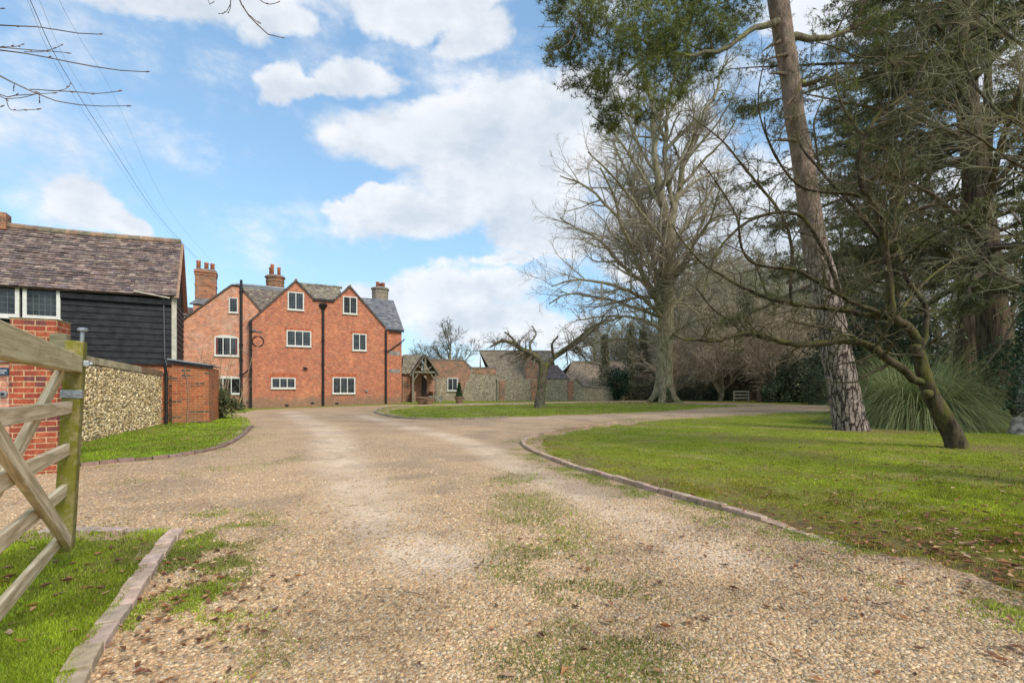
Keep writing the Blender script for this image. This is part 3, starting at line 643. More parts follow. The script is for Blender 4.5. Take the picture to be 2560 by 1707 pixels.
def chimney(par, x0, x1, y0, y1, z0, z1, pots, oct_=False, mt='cb', ph=.55, pr=.12):
    b = MB(); cx, cy = (x0+x1)/2, (y0+y1)/2; w_, d_ = (x1-x0)/2, (y1-y0)/2
    if oct_:
        r = w_*1.08; b.lathe([(r, z0), (r, z1-.45), (r*1.05, z1-.42), (r*1.05, z1-.36), (r, z1-.34), (r, z1-.22), (r*1.10, z1-.17), (r*1.16, z1-.08), (r*1.1, z1)], 8, (cx, cy, 0))
    else:
        b.box(x0, x1, y0, y1, z0, z1-.35)
        for o, a, c in ((.04, -.35, -.25), (.0, -.25, -.18), (.06, -.18, -.08), (.02, -.08, 0)): b.box(x0-o, x1+o, y0-o, y1+o, z1+a, z1+c)
        b.box(x0-.03, x1+.03, y0-.03, y1+.03, z1-1.05, z1-.95)
    ch = b.build('chimney', M[mt], par)
    fl = MB(); fl.lathe([(w_*.95, 0), (w_*.8, .07), (w_*.4, .10)], 12, (cx, cy, z1)) if oct_ else fl.box(x0+.05, x1-.05, y0+.05, y1-.05, z1, z1+.08)
    fl.build('flaunching', M['lead'], ch)
    for i, (fx, fy, hh) in enumerate(pots):
        p = MB(); p.lathe([(pr, 0), (pr*.92, hh*.8), (pr*1.12, hh*.86), (pr*1.12, hh*.96), (pr*.95, hh), (pr*.7, hh)], 14, (cx+fx*w_, cy+fy*d_, z1+.05), col=(.50, .17, .08)); p.build('chimney_pot', M['pot'], ch, smooth=True)
    return ch

# ---------------------------------------------------------------- the house
A28 = math.atan2(.47, .88); O = W(628, HZ, 30.5); FH = Frame(O.x, O.y, A28)
house = thing('brick_house', 'large red brick farmhouse with two front gables, tall chimneys and black drainpipes', 'house', (O.x, O.y, 0), A28)
E0 = FH.at(620, 806); V1 = FH.at(783, 744); V2 = FH.at(835, 749); G1 = FH.at(740, 700); G2 = FH.at(875, 715); E1 = FH.at(964, 818)
sR = FH.S(966); DEP = 7.5
b = MB(); b.prism([(0, -.6), (sR, -.6), (sR, E1[1]-.1), (G2[0], G2[1]-.13), (V2[0]-.02, V2[1]-.15), (V1[0]+.02, V1[1]-.15), (G1[0], G1[1]-.13), (0, FH.at(628, 799)[1]-.05)], 0, DEP)
b.build('wall', M['hb'], house)
# roofs behind each gable
def gable_roof(el, ap, er, dep, cols, m='tile'):
    mb = MB()
    for (e, f) in ((el, 0), (er, 1)):
        a, c = ((e[0], -.10, e[1]), (e[0], dep, e[1])) if f else ((e[0], dep, e[1]), (e[0], -.10, e[1]))
        d, g = ((ap[0], -.10, ap[1]), (ap[0], dep, ap[1])) if f else ((ap[0], dep, ap[1]), (ap[0], -.10, ap[1]))
        slab(mb, a, c, d, g, .07, col=(.12, .10, .09)); tiles(mb, a, c, d, g, .17, .11, cols, lift=.028)
    for i in range(int(dep/.3)): y0 = -.08+i*.3; mb.tube([(ap[0], y0, ap[1]+.01), (ap[0], y0+.29, ap[1]+.01)], .085, 8, col=np.array(TG[i % 6])*1.1)
    return mb.build('roof', M[m], house)
gable_roof(E0, G1, V1, 4.5, TG); gable_roof(V2, G2, (E1[0], E1[1]), 4.5, TG)
for (e, a) in ((E0, G1), (V1, G1), (V2, G2), (E1, G2)):
    b = MB(); b.bar((e[0], -.035, e[1]-.09), (a[0], -.035, a[1]-.09), .05, .07, up=(0, 1, 0), col=(.2, .16, .13)); b.build('bargeboard', M['pot'], house)
# low roof and gutter between the gables
mb = MB(); rz = 8.28
for p in (((V1[0]-.9, 0, V1[1]-.05), (V2[0]+.75, 0, V1[1]-.05), (G1[0]+.15, 1.5, rz), (G2[0]-.5, 1.5, rz)), ((V2[0]+.75, 3.0, V1[1]-.05), (V1[0]-.9, 3.0, V1[1]-.05), (G2[0]-.5, 1.5, rz), (G1[0]+.15, 1.5, rz))):
    slab(mb, *p, t=.08, col=(.12, .11, .09)); tiles(mb, *p, .17, .11, [np.array(c)*1.15 for c in TG], lift=.03)
for i in range(10): x = G1[0]+.2+i*.29; mb.tube([(x, 1.5, rz+.02+random.uniform(-.02, .03)), (x+.3, 1.5, rz+.02)], .09, 8, col=np.array((.22, .21, .15))*random.uniform(.7, 1.2))
mb.build('roof', M['tile'], house)
b = MB(); b.box(V1[0]-.02, V2[0]+.02, -.14, .0, V1[1]-.19, V1[1]-.07, col=(.05, .05, .05)); b.build('gutter', M['iron'], house)
# roof range behind the left wing
rr = 8.15; s0 = FH.S(592, 3.2)-.1
mb = MB()
for p in (((s0, .55, 5.62), (G1[0]-.3, .55, 5.62), (s0, 3.2, rr), (G1[0]-.3, 3.2, rr)), ((G1[0]-.3, 6.3, 5.2), (s0, 6.3, 5.2), (G1[0]-.3, 3.2, rr), (s0, 3.2, rr))):
    slab(mb, *p, t=.08, col=(.10, .07, .06)); tiles(mb, *p, .17, .11, TG[:2]+TC[:3]+TG[2:4], lift=.03)
mb.build('roof', M['tile'], house)
b = MB(); b.tube([(s0, 3.2, rr+.03), (s0+1.2, 3.2, rr+.05), (G1[0]-.3, 3.2, rr+.0)], .10, 8); b.tube([(s0+.2, 3.0, rr-.15), (G1[0]-.4, 3.0, rr-.16)], .05, 6); b.build('ridge_flashing', M['lead'], house)
# ---- left wing, set a little back
DW = .35
L0 = FH.S(440, DW); wl = FH.at(440, 812, DW); wa0 = FH.at(578, 712, DW); wa1 = FH.at(600, 714, DW); wr = FH.at(652, 775, DW)
b = MB(); b.prism([(L0, -.6), (FH.S(628, DW)+.3, -.6), (FH.S(628, DW)+.3, 5.3), (wr[0], wr[1]-.1), (wa1[0], wa1[1]-.1), (wa0[0], wa0[1]-.1), (L0, wl[1]-.1)], DW, 7)
b.build('wing_wall', M['hw'], house)
mb = MB()
for p in (((L0-.12, 7.2, wl[1]-.05), (L0-.12, DW-.1, wl[1]-.05), (wa0[0], 7.2, wa0[1]), (wa0[0], DW-.1, wa0[1])), ((wr[0], DW-.1, wr[1]), (wr[0], 3.2, wr[1]), (wa1[0], DW-.1, wa1[1]), (wa1[0], 3.2, wa1[1])), ((wa1[0], DW-.1, wa1[1]+.02), (wa1[0], 5, wa1[1]+.5), (wa0[0], DW-.1, wa0[1]+.02), (wa0[0], 5, wa0[1]+.5))):
    slab(mb, *p, t=.06, col=(.14, .11, .09)); tiles(mb, *p, .17, .11, TG, lift=.025)
mb.build('roof', M['tile'], house)
# slate dormer and low brick bits left of the wing gable
dz0 = FH.at(478, 757, 2.5); dz1 = FH.at(530, 757, 2.5); dt = FH.at(505, 733, 3.6)
b = MB(); b.box(dz0[0]+.1, dz1[0]+1.4, 2.5, 4.8, 4.5, dz0[1]-.05); b.build('dormer_wall', M['hw'], house)
mb = MB(); pts = ((dz0[0]-.1, 2.4, dz0[1]-.06), (dz1[0]+1.3, 2.4, dz0[1]-.06), (dz0[0]+.75, 3.6, dt[1]), (dz1[0]+1.3, 3.6, dt[1])); slab(mb, *pts, t=.06, col=(.1, .1, .11)); tiles(mb, *pts, .25, .16, TS, lift=.02, thick=.008)
mb.build('dormer_roof', M['slate'], house)
b0 = FH.at(446, 786, 3.5); b1 = FH.at(480, 786, 3.5); bt = FH.at(480, 769, 4.6)
b = MB(); b.box(b0[0]-2, b1[0]+.3, 3.5, 6, 3, b0[1]-.04, col=(.45, .4, .35)); b.build('rear_wall', M['white'], house)
mb = MB(); pts = ((b0[0]-2, 3.4, b0[1]-.04), (b1[0]+.1, 3.4, b0[1]-.04), (b0[0]-2, 4.6, bt[1]), (b1[0]+.1, 4.6, bt[1])); slab(mb, *pts, t=.06, col=(.1, .08, .07)); tiles(mb, *pts, .17, .11, TC, lift=.025); mb.build('roof', M['tile'], house)
# ---- block set back on the right, slate roof
DR = .30; r0 = FH.at(940, 752, 3.4); re0 = FH.at(1010, 824, DR); rs1 = FH.S(1004, DR)
b = MB(); b.prism([(-6.4+rs1+4, -.6), (rs1, -.6), (rs1, re0[1]-.08), (rs1-2.4, re0[1]-.08)], DR, 6.4)
zt = FH.at(985, 751, 3.2)[1]
b.add([(rs1, DR, re0[1]-.1), (rs1, 6.3, re0[1]-.1), (rs1, 3.2, zt-.12), (rs1-.3, DR, re0[1]-.1), (rs1-.3, 6.3, re0[1]-.1), (rs1-.3, 3.2, zt-.12)], t=[(0, 1, 2), (3, 5, 4)]); b.build('side_wall', M['hb'], house)
mb = MB(); e_ = rs1+.14
for p in (((rs1-3.4, DR-.15, re0[1]-.06), (e_, DR-.15, re0[1]-.06), (rs1-3.4, 3.2, zt), (e_, 3.2, zt)), ((e_, 6.4, re0[1]-.06), (rs1-3.4, 6.4, re0[1]-.06), (e_, 3.2, zt), (rs1-3.4, 3.2, zt))):
    slab(mb, *p, t=.06, col=(.12, .12, .13)); tiles(mb, *p, .28, .19, TS, lift=.02, thick=.008, jit=.003)
mb.build('roof', M['slate'], house)
b = MB(); b.box(FH.S(972, DR), e_, DR-.20, DR-.08, re0[1]-.2, re0[1]-.10); b.build('gutter', M['iron'], house)
q0 = FH.at(968, 880, DR-.1); q1 = FH.at(1009, 851, DR-.1); b = MB(); b.tube([(q0[0], DR-.1, q0[1]), (q1[0], DR-.1, q1[1]), (q1[0]+.05, DR-.1, q1[1]+.12)], .045, 8); b.build('waste_pipe', M['iron'], house)
for (p0, p1) in ((878, 888), (923, 932)):
    a = FH.at(972, p1, DR); c = FH.at(1000, p0, DR); b = MB(); b.box(a[0], c[0], DR-.012, DR+.02, a[1], c[1], col=(.30, .27, .23)); b.build('stone_band', M['stone'], house)
# ---- chimneys
def chim(px0, px1, pt, d, dd, pots, zb=5, **k):
    a = FH.at(px0, pt, d); c = FH.at(px1, pt, d); return chimney(house, a[0], c[0], d, d+dd, zb, a[1], pots, **k)
chim(487, 540, 672, 3.0, 1.0, [(-.72, 0, .62), (.05, -.3, .5), (.6, .2, .52)], pr=.13)
chim(667, 710, 685, 3.6, 1.15, [(-.35, -.4, .75), (-.5, .3, .62), (.45, 0, .62)], oct_=True, pr=.115)
chim(935, 973, 716, 4.4, 1.1, [(-.35, -.2, .42), (.4, 0, .42), (.15, .5, .4)], oct_=True, pr=.15, mt='pc')
# ---- windows: (px left, px right, py top, py bottom, lights, rows, cols)
for (a, c, t, bt_, li, ro, co, dpt, kw) in (
    (719,760,732,774,2,5,3,0,{}), (857,893,743,784,2,5,3,0,{}), (716,778,828,865,3,5,3,0,{}), (881,916,835,876,2,5,3,0,{}), (678,739,944,971,3,3,2,0,{}),
    (831,888,943,984,3,6,2,0,{}), (536,597,839,889,3,6,3,DW,dict(arch=.14, curtain=(.22,.05,.05))), (533,602,940,985,3,1,1,DW,dict(arch=.12, bars=False)), (572,595,745,781,1,5,3,DW,{})):
    p, q_ = FH.at(a, bt_, dpt), FH.at(c, t, dpt)
    window(house, p[0], q_[0], p[1], q_[1], li, y=dpt, rows=ro, cols=co, fw=.075 if li > 1 else .06, **kw)
# brick arches over windows, a shade redder
for (a, c, t, dpt, hh) in ((678,739,944,0,.16), (831,888,943,0,.12), (716,778,828,0,.12), (881,916,835,0,.12)):
    p, q_ = FH.at(a-5, t, dpt), FH.at(c+5, t, dpt); n = 12; zz = p[1]+.02
    b = MB(); k = int((q_[0]-p[0])/.08)
    for i in range(k):
        x = p[0]+(q_[0]-p[0])*i/k; u = (2*(i+.5)/k-1); o_ = .05*(1-u*u); b.box(x+.004, x+(q_[0]-p[0])/k-.004, -.012, .01, zz+o_, zz+o_+hh+.06, col=np.array((.46, .13, .06))*random.uniform(.75, 1.2))
    b.build('window_arch', M['pot'], house)
# pipes
def ppx(px, pt, pb, d, r=.07, **k): a = FH.at(px, pt, d-.09); c = FH.at(px, pb, d-.09); return pipe(house, a[0], d-.09, c[1]-.1, a[1], r*1.25, **k)
def cz(px, ys, d=0): return [FH.at(px, y, d-.09)[1] for y in ys]
ppx(603, 700, 1018, DW, .065, hopper=False, collars=cz(603, (730, 862, 900, 937), DW)); ppx(627, 800, 1022, 0, .06, hopper=False, collars=cz(627, (830, 875, 925)))
ppx(808, 775, 1014, 0, .062, collars=cz(808, (852, 911, 981))); ppx(965, 824, 1006, 0, .055, hopper=False, collars=cz(965, (877,)))
a = FH.at(450, 826, DW-.1); c = FH.at(450, 930, DW-.1); pipe(house, a[0], DW-.1, c[1]-1.5, a[1], .055)
b = MB(); a = FH.at(606, 937, .1); c = FH.at(625, 922, -.05); b.tube([(a[0], .2, a[1]), (c[0], -.08, c[1])], .045, 8); b.build('waste_pipe', M['iron'], house)
# tie ring, lamp, vents
a = FH.at(645, 853); b = MB(); t = np.linspace(0, 2*math.pi, 25); b.tube([(a[0]+.32*math.cos(x), -.04, a[1]+.32*math.sin(x)) for x in t], .028, 6, caps=False); b.build('iron_ring', M['iron'], house)
a = FH.at(763, 920); b = MB(); b.box(a[0]-.05, a[0]+.05, -.09, 0, a[1]-.05, a[1]+.05); b.tube([(a[0]-.12, -.16, a[1]+.02), (a[0], -.10, a[1])], .06, 8); b.tube([(a[0]+.12, -.16, a[1]-.03), (a[0], -.10, a[1])], .06, 8); b.build('security_lamp', M['iron'], house)
for (px, py) in ((717, 979+37), (842, 1011), (781, 1010)): a = FH.at(px, py); b = MB(); b.box(a[0]-.11, a[0]+.11, -.014, .01, a[1], a[1]+.13); b.build('air_vent', M['iron'], house)
a = FH.at(916, 978); b = MB(); b.lathe([(.09, 0), (.10, .03), (.07, .08), (.04, .12)], 10, (0, 0, 0)); o = b.build('boiler_flue', M['lead'], house, loc=(a[0], -.0, a[1])); o.rotation_euler = (math.radians(90), 0, 0)
a = FH.at(629, 828); c = FH.at(655, 833); b = MB(); b.box(a[0], c[0], -.05, -.02, a[1]-.03, a[1]+.02); b.box(a[0]+.05, a[0]+.25, -.08, -.0, a[1]-.01, a[1]+.1); b.build('cable_bracket', M['leadbar'], house)

# ---------------------------------------------------------------- weatherboarded barn at left
AB = math.atan2(.5, .866); cB = W(435, HZ, 15.2); FB = Frame(cB.x, cB.y, AB); D_ = (cB.x, cB.y)
barn = thing('weatherboarded_barn', 'black weatherboarded barn with an old tiled roof, left of the house', 'barn', (cB.x, cB.y, 0), AB)
zb = FB.at(430, 910)[1]; ze = FB.at(435, 733)[1]; LB = -8.5
b = MB(); b.box(LB, -.02, .02, 3.1, zb, ze-.05)
b.add([(-.02, .02, ze), (-.02, 3.1, ze), (-.02, 1.56, ze+1.7)], t=[(0, 1, 2)])
nb_ = int((ze-zb)/.185); wx0 = FB.S(153); wz1, wz0 = FB.at(100, 716)[1], FB.at(100, 797)[1]
def boards(mb, a0, a1, face):
    for i in range(nb_+1):
        z = zb+i*.185-.02; z2 = min(z+.215, ze-.11)
        if z > ze-.15: continue
        segs = [(a0, a1)]
        if face == 0 and z2 > wz0-.02: segs = [(wx0, a1)]
        for (u, v) in segs:
            cut = u
            while cut < v-.01:
                nx = min(v, cut+random.uniform(2.2, 4.2)); j = random.uniform(-.004, .004)
                P = [(cut, -.045+j, z), (nx-.003, -.045+j, z+random.uniform(-.004, .004)), (nx-.003, -.012, z2), (cut, -.012, z2), (cut, -.018, z), (nx-.003, -.018, z)]
                if face: P = [(.045+(-y_)-.045, x_, z_) for x_, y_, z_ in P]
                mb.add(P, q=[(0, 1, 2, 3), (5, 4, 3, 2), (4, 5, 1, 0)] if not face else [(0, 1, 2, 3), (4, 5, 1, 0)]); cut = nx
b.build('wall', M['board'], barn)
b = MB(); boards(b, LB, -.03, 0); boards(b, .02, 3.05, 1); b.build('weatherboarding', M['board'], barn)
b = MB(); b.box(-.055, .07, -.07, .075, zb+.0, ze+.05); b.build('corner_post', M['cream'], barn)
b = MB(); b.box(LB, -.05, .06, 3.05, -.4, zb); b.build('plinth', M['hs'], barn)
# roof: sagging ridge and eave
rzB = FB.at(451, 606, 1.56)[1]; ex = .07
mb = MB(); nseg = 8
def sagz(t): return -.16*math.sin(math.pi*min(1, max(0, t*1.0)))
for k in range(nseg):
    t0, t1 = k/nseg, (k+1)/nseg; x0 = LB+(ex-LB)*t0; x1 = LB+(ex-LB)*t1
    for f in (0, 1):
        ye, yr = (-.22, 1.56) if f == 0 else (3.34, 1.56)
        A = (x0, ye, ze-.12+sagz(t0)*.5); B = (x1, ye, ze-.12+sagz(t1)*.5); Cc_ = (x0, yr, rzB+sagz(t0)); Dd = (x1, yr, rzB+sagz(t1))
        if f: A, B, Cc_, Dd = B, A, Dd, Cc_
        slab(mb, A, B, Cc_, Dd, t=.05, col=(.10, .07, .06)); tiles(mb, A, B, Cc_, Dd, .165, .105, TC, lift=.036, jit=.010)
mb.build('roof', M['tile'], barn)
mb = MB(); x = LB
while x < ex-.1:
    t = (x-LB)/(ex-LB); t2 = (x+.3-LB)/(ex-LB); mb.tube([(x, 1.56, rzB+sagz(t)+.0), (min(x+.32, ex), 1.56, rzB+sagz(t2)+.01)], .11, 10, col=np.array(random.choice([(.30, .195, .13), (.26, .18, .13), (.33, .215, .14), (.24, .2, .14)]))*random.uniform(.85, 1.1)); x += .31
mb.build('ridge_tile', M['tile'], barn)
rv = FB.S(22, 1.56); mb = MB(); mb.box(rv-.9, rv, 1.36, 1.76, rzB-.3, rzB+.19, col=(.42, .16, .07)); mb.build('ridge_end', M['cb'], barn)
b = MB(); b.bar((ex+.01, -.24, ze-.18), (ex+.01, 1.56, rzB-.06), .03, .13, up=(1, 0, 0), col=(.34, .22, .15)); b.bar((ex+.01, 3.34, ze-.18), (ex+.01, 1.56, rzB-.06), .03, .13, up=(1, 0, 0), col=(.34, .15, .10)); b.build('bargeboard', M['pot'], barn)
b = MB(); b.box(wx0, -.06, -.12, -.05, ze-.40, ze-.24); b.build('eaves_board', M['board'], barn)
# barn windows: one long run of casements
xm = FB.S(55); xl = FB.S(-75)
for (u, v) in ((FB.S(59), wx0), (xl, FB.S(51))): window(barn, u, v, wz0, wz1, 1, y=-.02, rows=5, cols=5, fw=.085, proud=.07)
u2 = FB.S(-80); window(barn, u2-1.6, u2, wz0, wz1, 1, y=-.02, rows=5, cols=5, fw=.085, proud=.07)
# cable down the corner and the rainwater pipe below
b = MB(); p = FB.at(409, 745, -.1); q_ = FB.at(410, 845, -.1); r_ = FB.at(417, 905, -.1); b.tube([(p[0], -.09, p[1]), (p[0]+.02, -.09, q_[1]), (r_[0]-.05, -.09, r_[1]+.1), (r_[0], -.09, r_[1]-.1)], .014, 6)
b.box(p[0]-.09, p[0]+.08, -.13, -.05, p[1], p[1]+.07); b.build('cable_conduit', M['leadbar'], barn)
b = MB(); p = FB.at(335, 728, -.2); q_ = FB.at(425, 746, -.2); b.tube([(p[0], -.24, p[1]), (q_[0], -.24, q_[1])], .022, 6); b.build('cable_bracket', M['cream'], barn)

# ---------------------------------------------------------------- flint wall with its real stones
a0 = Vector((-7.62, 7.45, 0)); a1 = gnd(404, 1066); dW = (a1-a0).normalized(); angW = math.atan2(dW.y, dW.x); LW = (a1-a0).length-.02
# local x runs along the wall away from the viewer, its face looks to local -y
fw_ = thing('flint_wall', 'pale flint garden wall with mortared coping running back from the brick pier', 'wall', (a0.x, a0.y, 0), angW)
FW = Frame(a0.x, a0.y, angW)
def topz(s): return FW.at(216, 878)[1]*(1-s/LW)+FW.at(404, 926)[1]*(s/LW)
b = MB(); b.prism([(0, -.4), (LW, -.4), (LW, topz(LW)-.14), (0, topz(0)-.14)], 0, .32); b.build('wall', M['gflint'], fw_)
FC = np.array([(.46,.40,.28),(.40,.33,.21),(.18,.15,.11),(.34,.27,.16),(.55,.50,.40),(.38,.30,.18),(.28,.22,.14),(.48,.42,.31),(.42,.36,.26),(.36,.29,.18)])
sx_, sz_ = [], []; z = -.05; row = 0
while z < 1.9:
    s = .04*(row % 2)
    while s < LW:
        sx_.append(s+rng.normal()*.012); sz_.append(z+rng.normal()*.012); s += .055+rng.random()*.03
    z += .050; row += 1
sx_, sz_ = np.array(sx_), np.array(sz_); ok = sz_ < np.array([topz(s)-.17 for s in sx_]); ok &= (sx_ > 0) & (sx_ < LW); sx_, sz_ = sx_[ok], sz_[ok]
v, q, t, c = stones(sx_, sz_, 0*sx_-.0, .031+.012*rng.random(len(sx_)), FC[rng.integers(0, len(FC), len(sx_))]*(.7+.5*rng.random((len(sx_), 1))), flat=.75)
v2 = np.stack([v[:, 0], -v[:, 2], v[:, 1]], 1)     # lay the stones against the face
mb = MB(); mb.add(v2, q, t, c); mb.build('flint', M['flintstone'], fw_, smooth=True, kind='stuff')
b = MB(); n = 34
for i in range(n):
    s0, s1 = LW*i/n+.004, LW*(i+1)/n-.004; z0, z1 = topz(s0), topz(s1)
    g = .36 if i < 22 else .2; col = (np.array((.40, .34, .22)) if i < 26 else np.array((.30, .19, .12)))*random.uniform(.75, 1.2)
    b.add([(s0, -.03, z0-.15), (s1, -.03, z1-.15), (s1, .35, z1-.15), (s0, .35, z0-.15), (s0, -.03, z0-.01), (s1, -.03, z1-.01), (s1, .17, z1+.03), (s0, .17, z0+.03), (s1, .35, z1-.01), (s0, .35, z0-.01)],
          q=[(0, 1, 5, 4), (4, 5, 6, 7), (7, 6, 8, 9), (3, 9, 8, 2), (0, 4, 9, 3)], col=col)
b.build('coping', M['kerb'], fw_)
b = MB(); b.prism([(LW-.04, -.4), (LW+.45, -.4), (LW+.45, topz(LW)+.05), (LW-.04, topz(LW)-.1)], -.045, .33); b.build('end_pier', M['hs'], fw_)
# rainwater pipe at the wall end
b = MB(); P = FW.at(417, 1066, -.12); b.tube([(LW-.02, -.12, -.3), (LW-.02, -.12, 1.55), (LW-.1, -.10, topz(LW)+.2)], .04, 8)
for zc in (.1, .75, 1.4): b.tube([(LW-.02, -.12, zc), (LW-.02, -.12, zc+.05)], .055, 8)
b.build('downpipe', M['iron'], fw_)

# ---------------------------------------------------------------- brick outbuilding with a boarded top edge
pS = gnd(430, 1063); AS = math.atan2(.43, .9); FS = Frame(pS.x, pS.y, AS)
shed = thing('brick_outbuilding', 'small moss-stained brick outbuilding with sloping dark roof edge at the end of the flint wall', 'outbuilding', (pS.x, pS.y, 0), AS)
sw = FS.S(522); zl, zr = FS.at(436, 905)[1], FS.at(522, 918)[1]
b = MB(); b.prism([(0, -.4), (sw, -.4), (sw, zr), (0, zl)], 0, 2.6); b.build('wall', M['hs'], shed)
b = MB(); slab(b, (-.1, -.10, zl+.10), (sw+.05, -.10, zr+.085), (-.1, 2.7, zl+.11), (sw+.05, 2.7, zr+.095), t=.035); b.build('roof', M['lead'], shed)
b = MB(); b.add([(-.08, -.08, zl-.03), (sw+.11, -.08, zr-.04), (sw+.11, -.08, zr+.05), (-.08, -.08, zl+.065), (-.08, 0, zl-.03), (sw+.11, 0, zr-.04), (sw+.11, 0, zr+.05), (-.08, 0, zl+.065)], q=[(0, 1, 2, 3), (1, 5, 6, 2), (4, 0, 3, 7), (4, 5, 1, 0)]); b.build('fascia_board', M['board'], shed)
b = MB(); p = [FS.at(*k, -.03) for k in ((464, 900), (462, 925), (468, 955), (471, 985), (470, 1020), (468, 1062))]; b.tube([(x, -.03, z) for x, z in p], [.008, .01, .012, .012, .013, .016], 6, col=(.30, .22, .15))
tag(b.build('climber_stem', M['twig']), 'thin bare climber stem growing up the front of the brick outbuilding', 'plant').location = (pS.x, pS.y, 0); bpy.data.objects['climber_stem'].rotation_euler = (0, 0, AS)

# ---------------------------------------------------------------- gate pier, entrance wall, slam post
pP = gnd(143, 1186); AP = math.atan2(.43, .9); FP = Frame(pP.x, pP.y, AP)
pier = thing('gate_pier', 'square red brick gate pier with a rough mortar top behind the open gate', 'pier', (pP.x, pP.y, 0), AP)
pw = -FP.S(24); pz = FP.at(143, 800)[1]
b = MB(); b.box(-pw, 0, 0, .46, -.3, pz); b.build('shaft', M['hp'], pier, bevel=.006)
b = MB(); b.box(-pw-.012, .012, -.012, .472, pz, pz+.012); b.build('mortar_cap', M['mortar'], pier, bevel=.004)
ew = thing('entrance_wall', 'pinkish brick entrance wall left of the gate pier, with a small panel', 'wall', (pP.x, pP.y, 0), AP)
b = MB(); wy = .05; z_ = FP.at(10, 905, wy)[1]; b.box(-pw-4, -pw-.02, wy, wy+.3, -.3, z_); b.build('wall', M['hw'], ew)
b = MB(); b.box(-pw-4, -pw-.02, wy-.04, wy+.34, z_, z_+.07, col=(.3, .28, .25)); b.build('coping', M['stone'], ew)
sg = FP.at(0, 938, wy-.02); s2 = FP.at(21, 919, wy-.02)
sign = thing('nameplate', 'small dark blue nameplate with pale writing on the entrance wall', 'sign', (pP.x, pP.y, 0), AP)
b = MB(); b.box(sg[0]-.2, s2[0], wy-.02, wy-.001, sg[1], s2[1]); m_ = plain('blue_sign', (.03, .06, .11), .4, .1); b.build('plate', m_, sign)
def text(body, size, par, loc, mt, rx=math.radians(90), ext=.001, name='lettering'):
    cu = bpy.data.curves.new(name, 'FONT'); cu.body = body; cu.size = size; cu.extrude = ext; cu.align_x = 'CENTER'; cu.align_y = 'CENTER'
    o = bpy.data.objects.new(name, cu); C.objects.link(o); o.parent = par; o.location = loc; o.rotation_euler = (rx, 0, 0); cu.materials.append(mt); return o
# the writing is too small to read in the photograph: two short pale lines
b = MB()
for k, (zz, a_, c_) in enumerate(((.62, -.17, -.02), (.32, -.19, -.04))):
    xx = s2[0]+a_
    while xx < s2[0]+c_: w2 = random.uniform(.006, .013); b.box(xx, xx+w2, wy-.023, wy-.019, sg[1]+(s2[1]-sg[1])*zz-.008, sg[1]+(s2[1]-sg[1])*zz+.008); xx += w2+.005
b.build('lettering', M['white'], sign)
kp = FP.at(9, 985, wy); ic = thing('gate_intercom', 'round grey intercom button on the pale panel left of the pier', 'intercom', (pP.x, pP.y, 0), AP)
b = MB(); b.lathe([(.045, 0), (.045, .02), (.03, .03)], 20); o = b.build('case', M['lead'], ic, loc=(kp[0], wy, kp[1])); o.rotation_euler = (math.radians(90), 0, 0)
b = MB(); b.lathe([(.018, .0), (.018, .038)], 14); o = b.build('button', M['black'], ic, loc=(kp[0], wy, kp[1])); o.rotation_euler = (math.radians(90), 0, 0)
# slam post in front of the pier
M['wood_a'] = wood('gate_wood', (.46, .35, .20), (.84, .69, .46), (.24, .22, .06), .15); M['wood_g'] = wood('mossy_wood', (.25, .20, .08), (.38, .31, .15), (.17, .165, .010), .75); M['wood_s'] = wood('grey_green_wood', (.15, .14, .08), (.26, .24, .15), (.16, .17, .06), .3)
M['wood_t'] = wood('top_rail_wood', (.42, .34, .18), (.62, .53, .32), (.24, .22, .05), .3)
ta = FP.at(124, 834, -.1); tb = FP.at(146, 834, -.1)
b = MB(); b.box(ta[0], tb[0]+.09, -.12, -.002, ta[1]-.42, ta[1]); b.build('timber_stop', M['wood_s'], pier, bevel=.01)

# ---------------------------------------------------------------- the open field gate
gx = math.atan2(-.83, .556); Zg = 2.95; gO = W(149, HZ, Zg)
gate = thing('field_gate', 'old weathered timber five-bar gate standing open at the left edge', 'gate', (gO.x, gO.y, 0), gx)
gate.rotation_euler = (math.radians(-2.6), 0, gx)
FG = Frame(gO.x, gO.y, gx)
def gz(px, py): return FG.at(px, py)[1]
zb_, zt_ = .19, 1.49
b = MB(); b.box(-.13, 0, -.045, .045, zb_, zt_); b.build('shutting_stile', M['wood_g'], gate, bevel=.008)
b = MB(); b.box(2.9, 3.04, -.045, .045, zb_-.05, 1.75); b.build('hanging_stile', M['wood_g'], gate, bevel=.008)
def rail(name, x0, z0, x1, z1, y0, y1, h, mt, h1=None):
    """each rail is modelled along its own x axis"""
    L = math.hypot(x1-x0, z1-z0); b = MB(); h1 = h1 or h
    b.add([(0, 0, -h/2), (0, y1-y0, -h/2), (0, 0, h/2), (0, y1-y0, h/2), (L, 0, -h1/2), (L, y1-y0, -h1/2), (L, 0, h1/2), (L, y1-y0, h1/2)], q=[(0,1,3,2),(4,6,7,5),(0,4,5,1),(2,3,7,6),(0,2,6,4),(1,5,7,3)])
    o = b.build(name, mt, gate, loc=(x0, y0, z0), bevel=.005); o.rotation_euler = (0, -math.atan2(z1-z0, x1-x0), 0); return o
rail('top_rail', .0, 1.345, 2.9, 1.40, -.04, .045, .10, M['wood_t'], .15)
for z in (1.078, .82, .572, .285): rail('rail', -.0, z, 2.92, z+.012, -.018, .010, .074, M['wood_a'])
rail('brace', .03, .262, 2.12, 1.345, .0115, .046, .078, M['wood_a'])
rail('brace', .10, 1.29, 1.98, .39, -.055, -.022, .07, M['wood_a'])
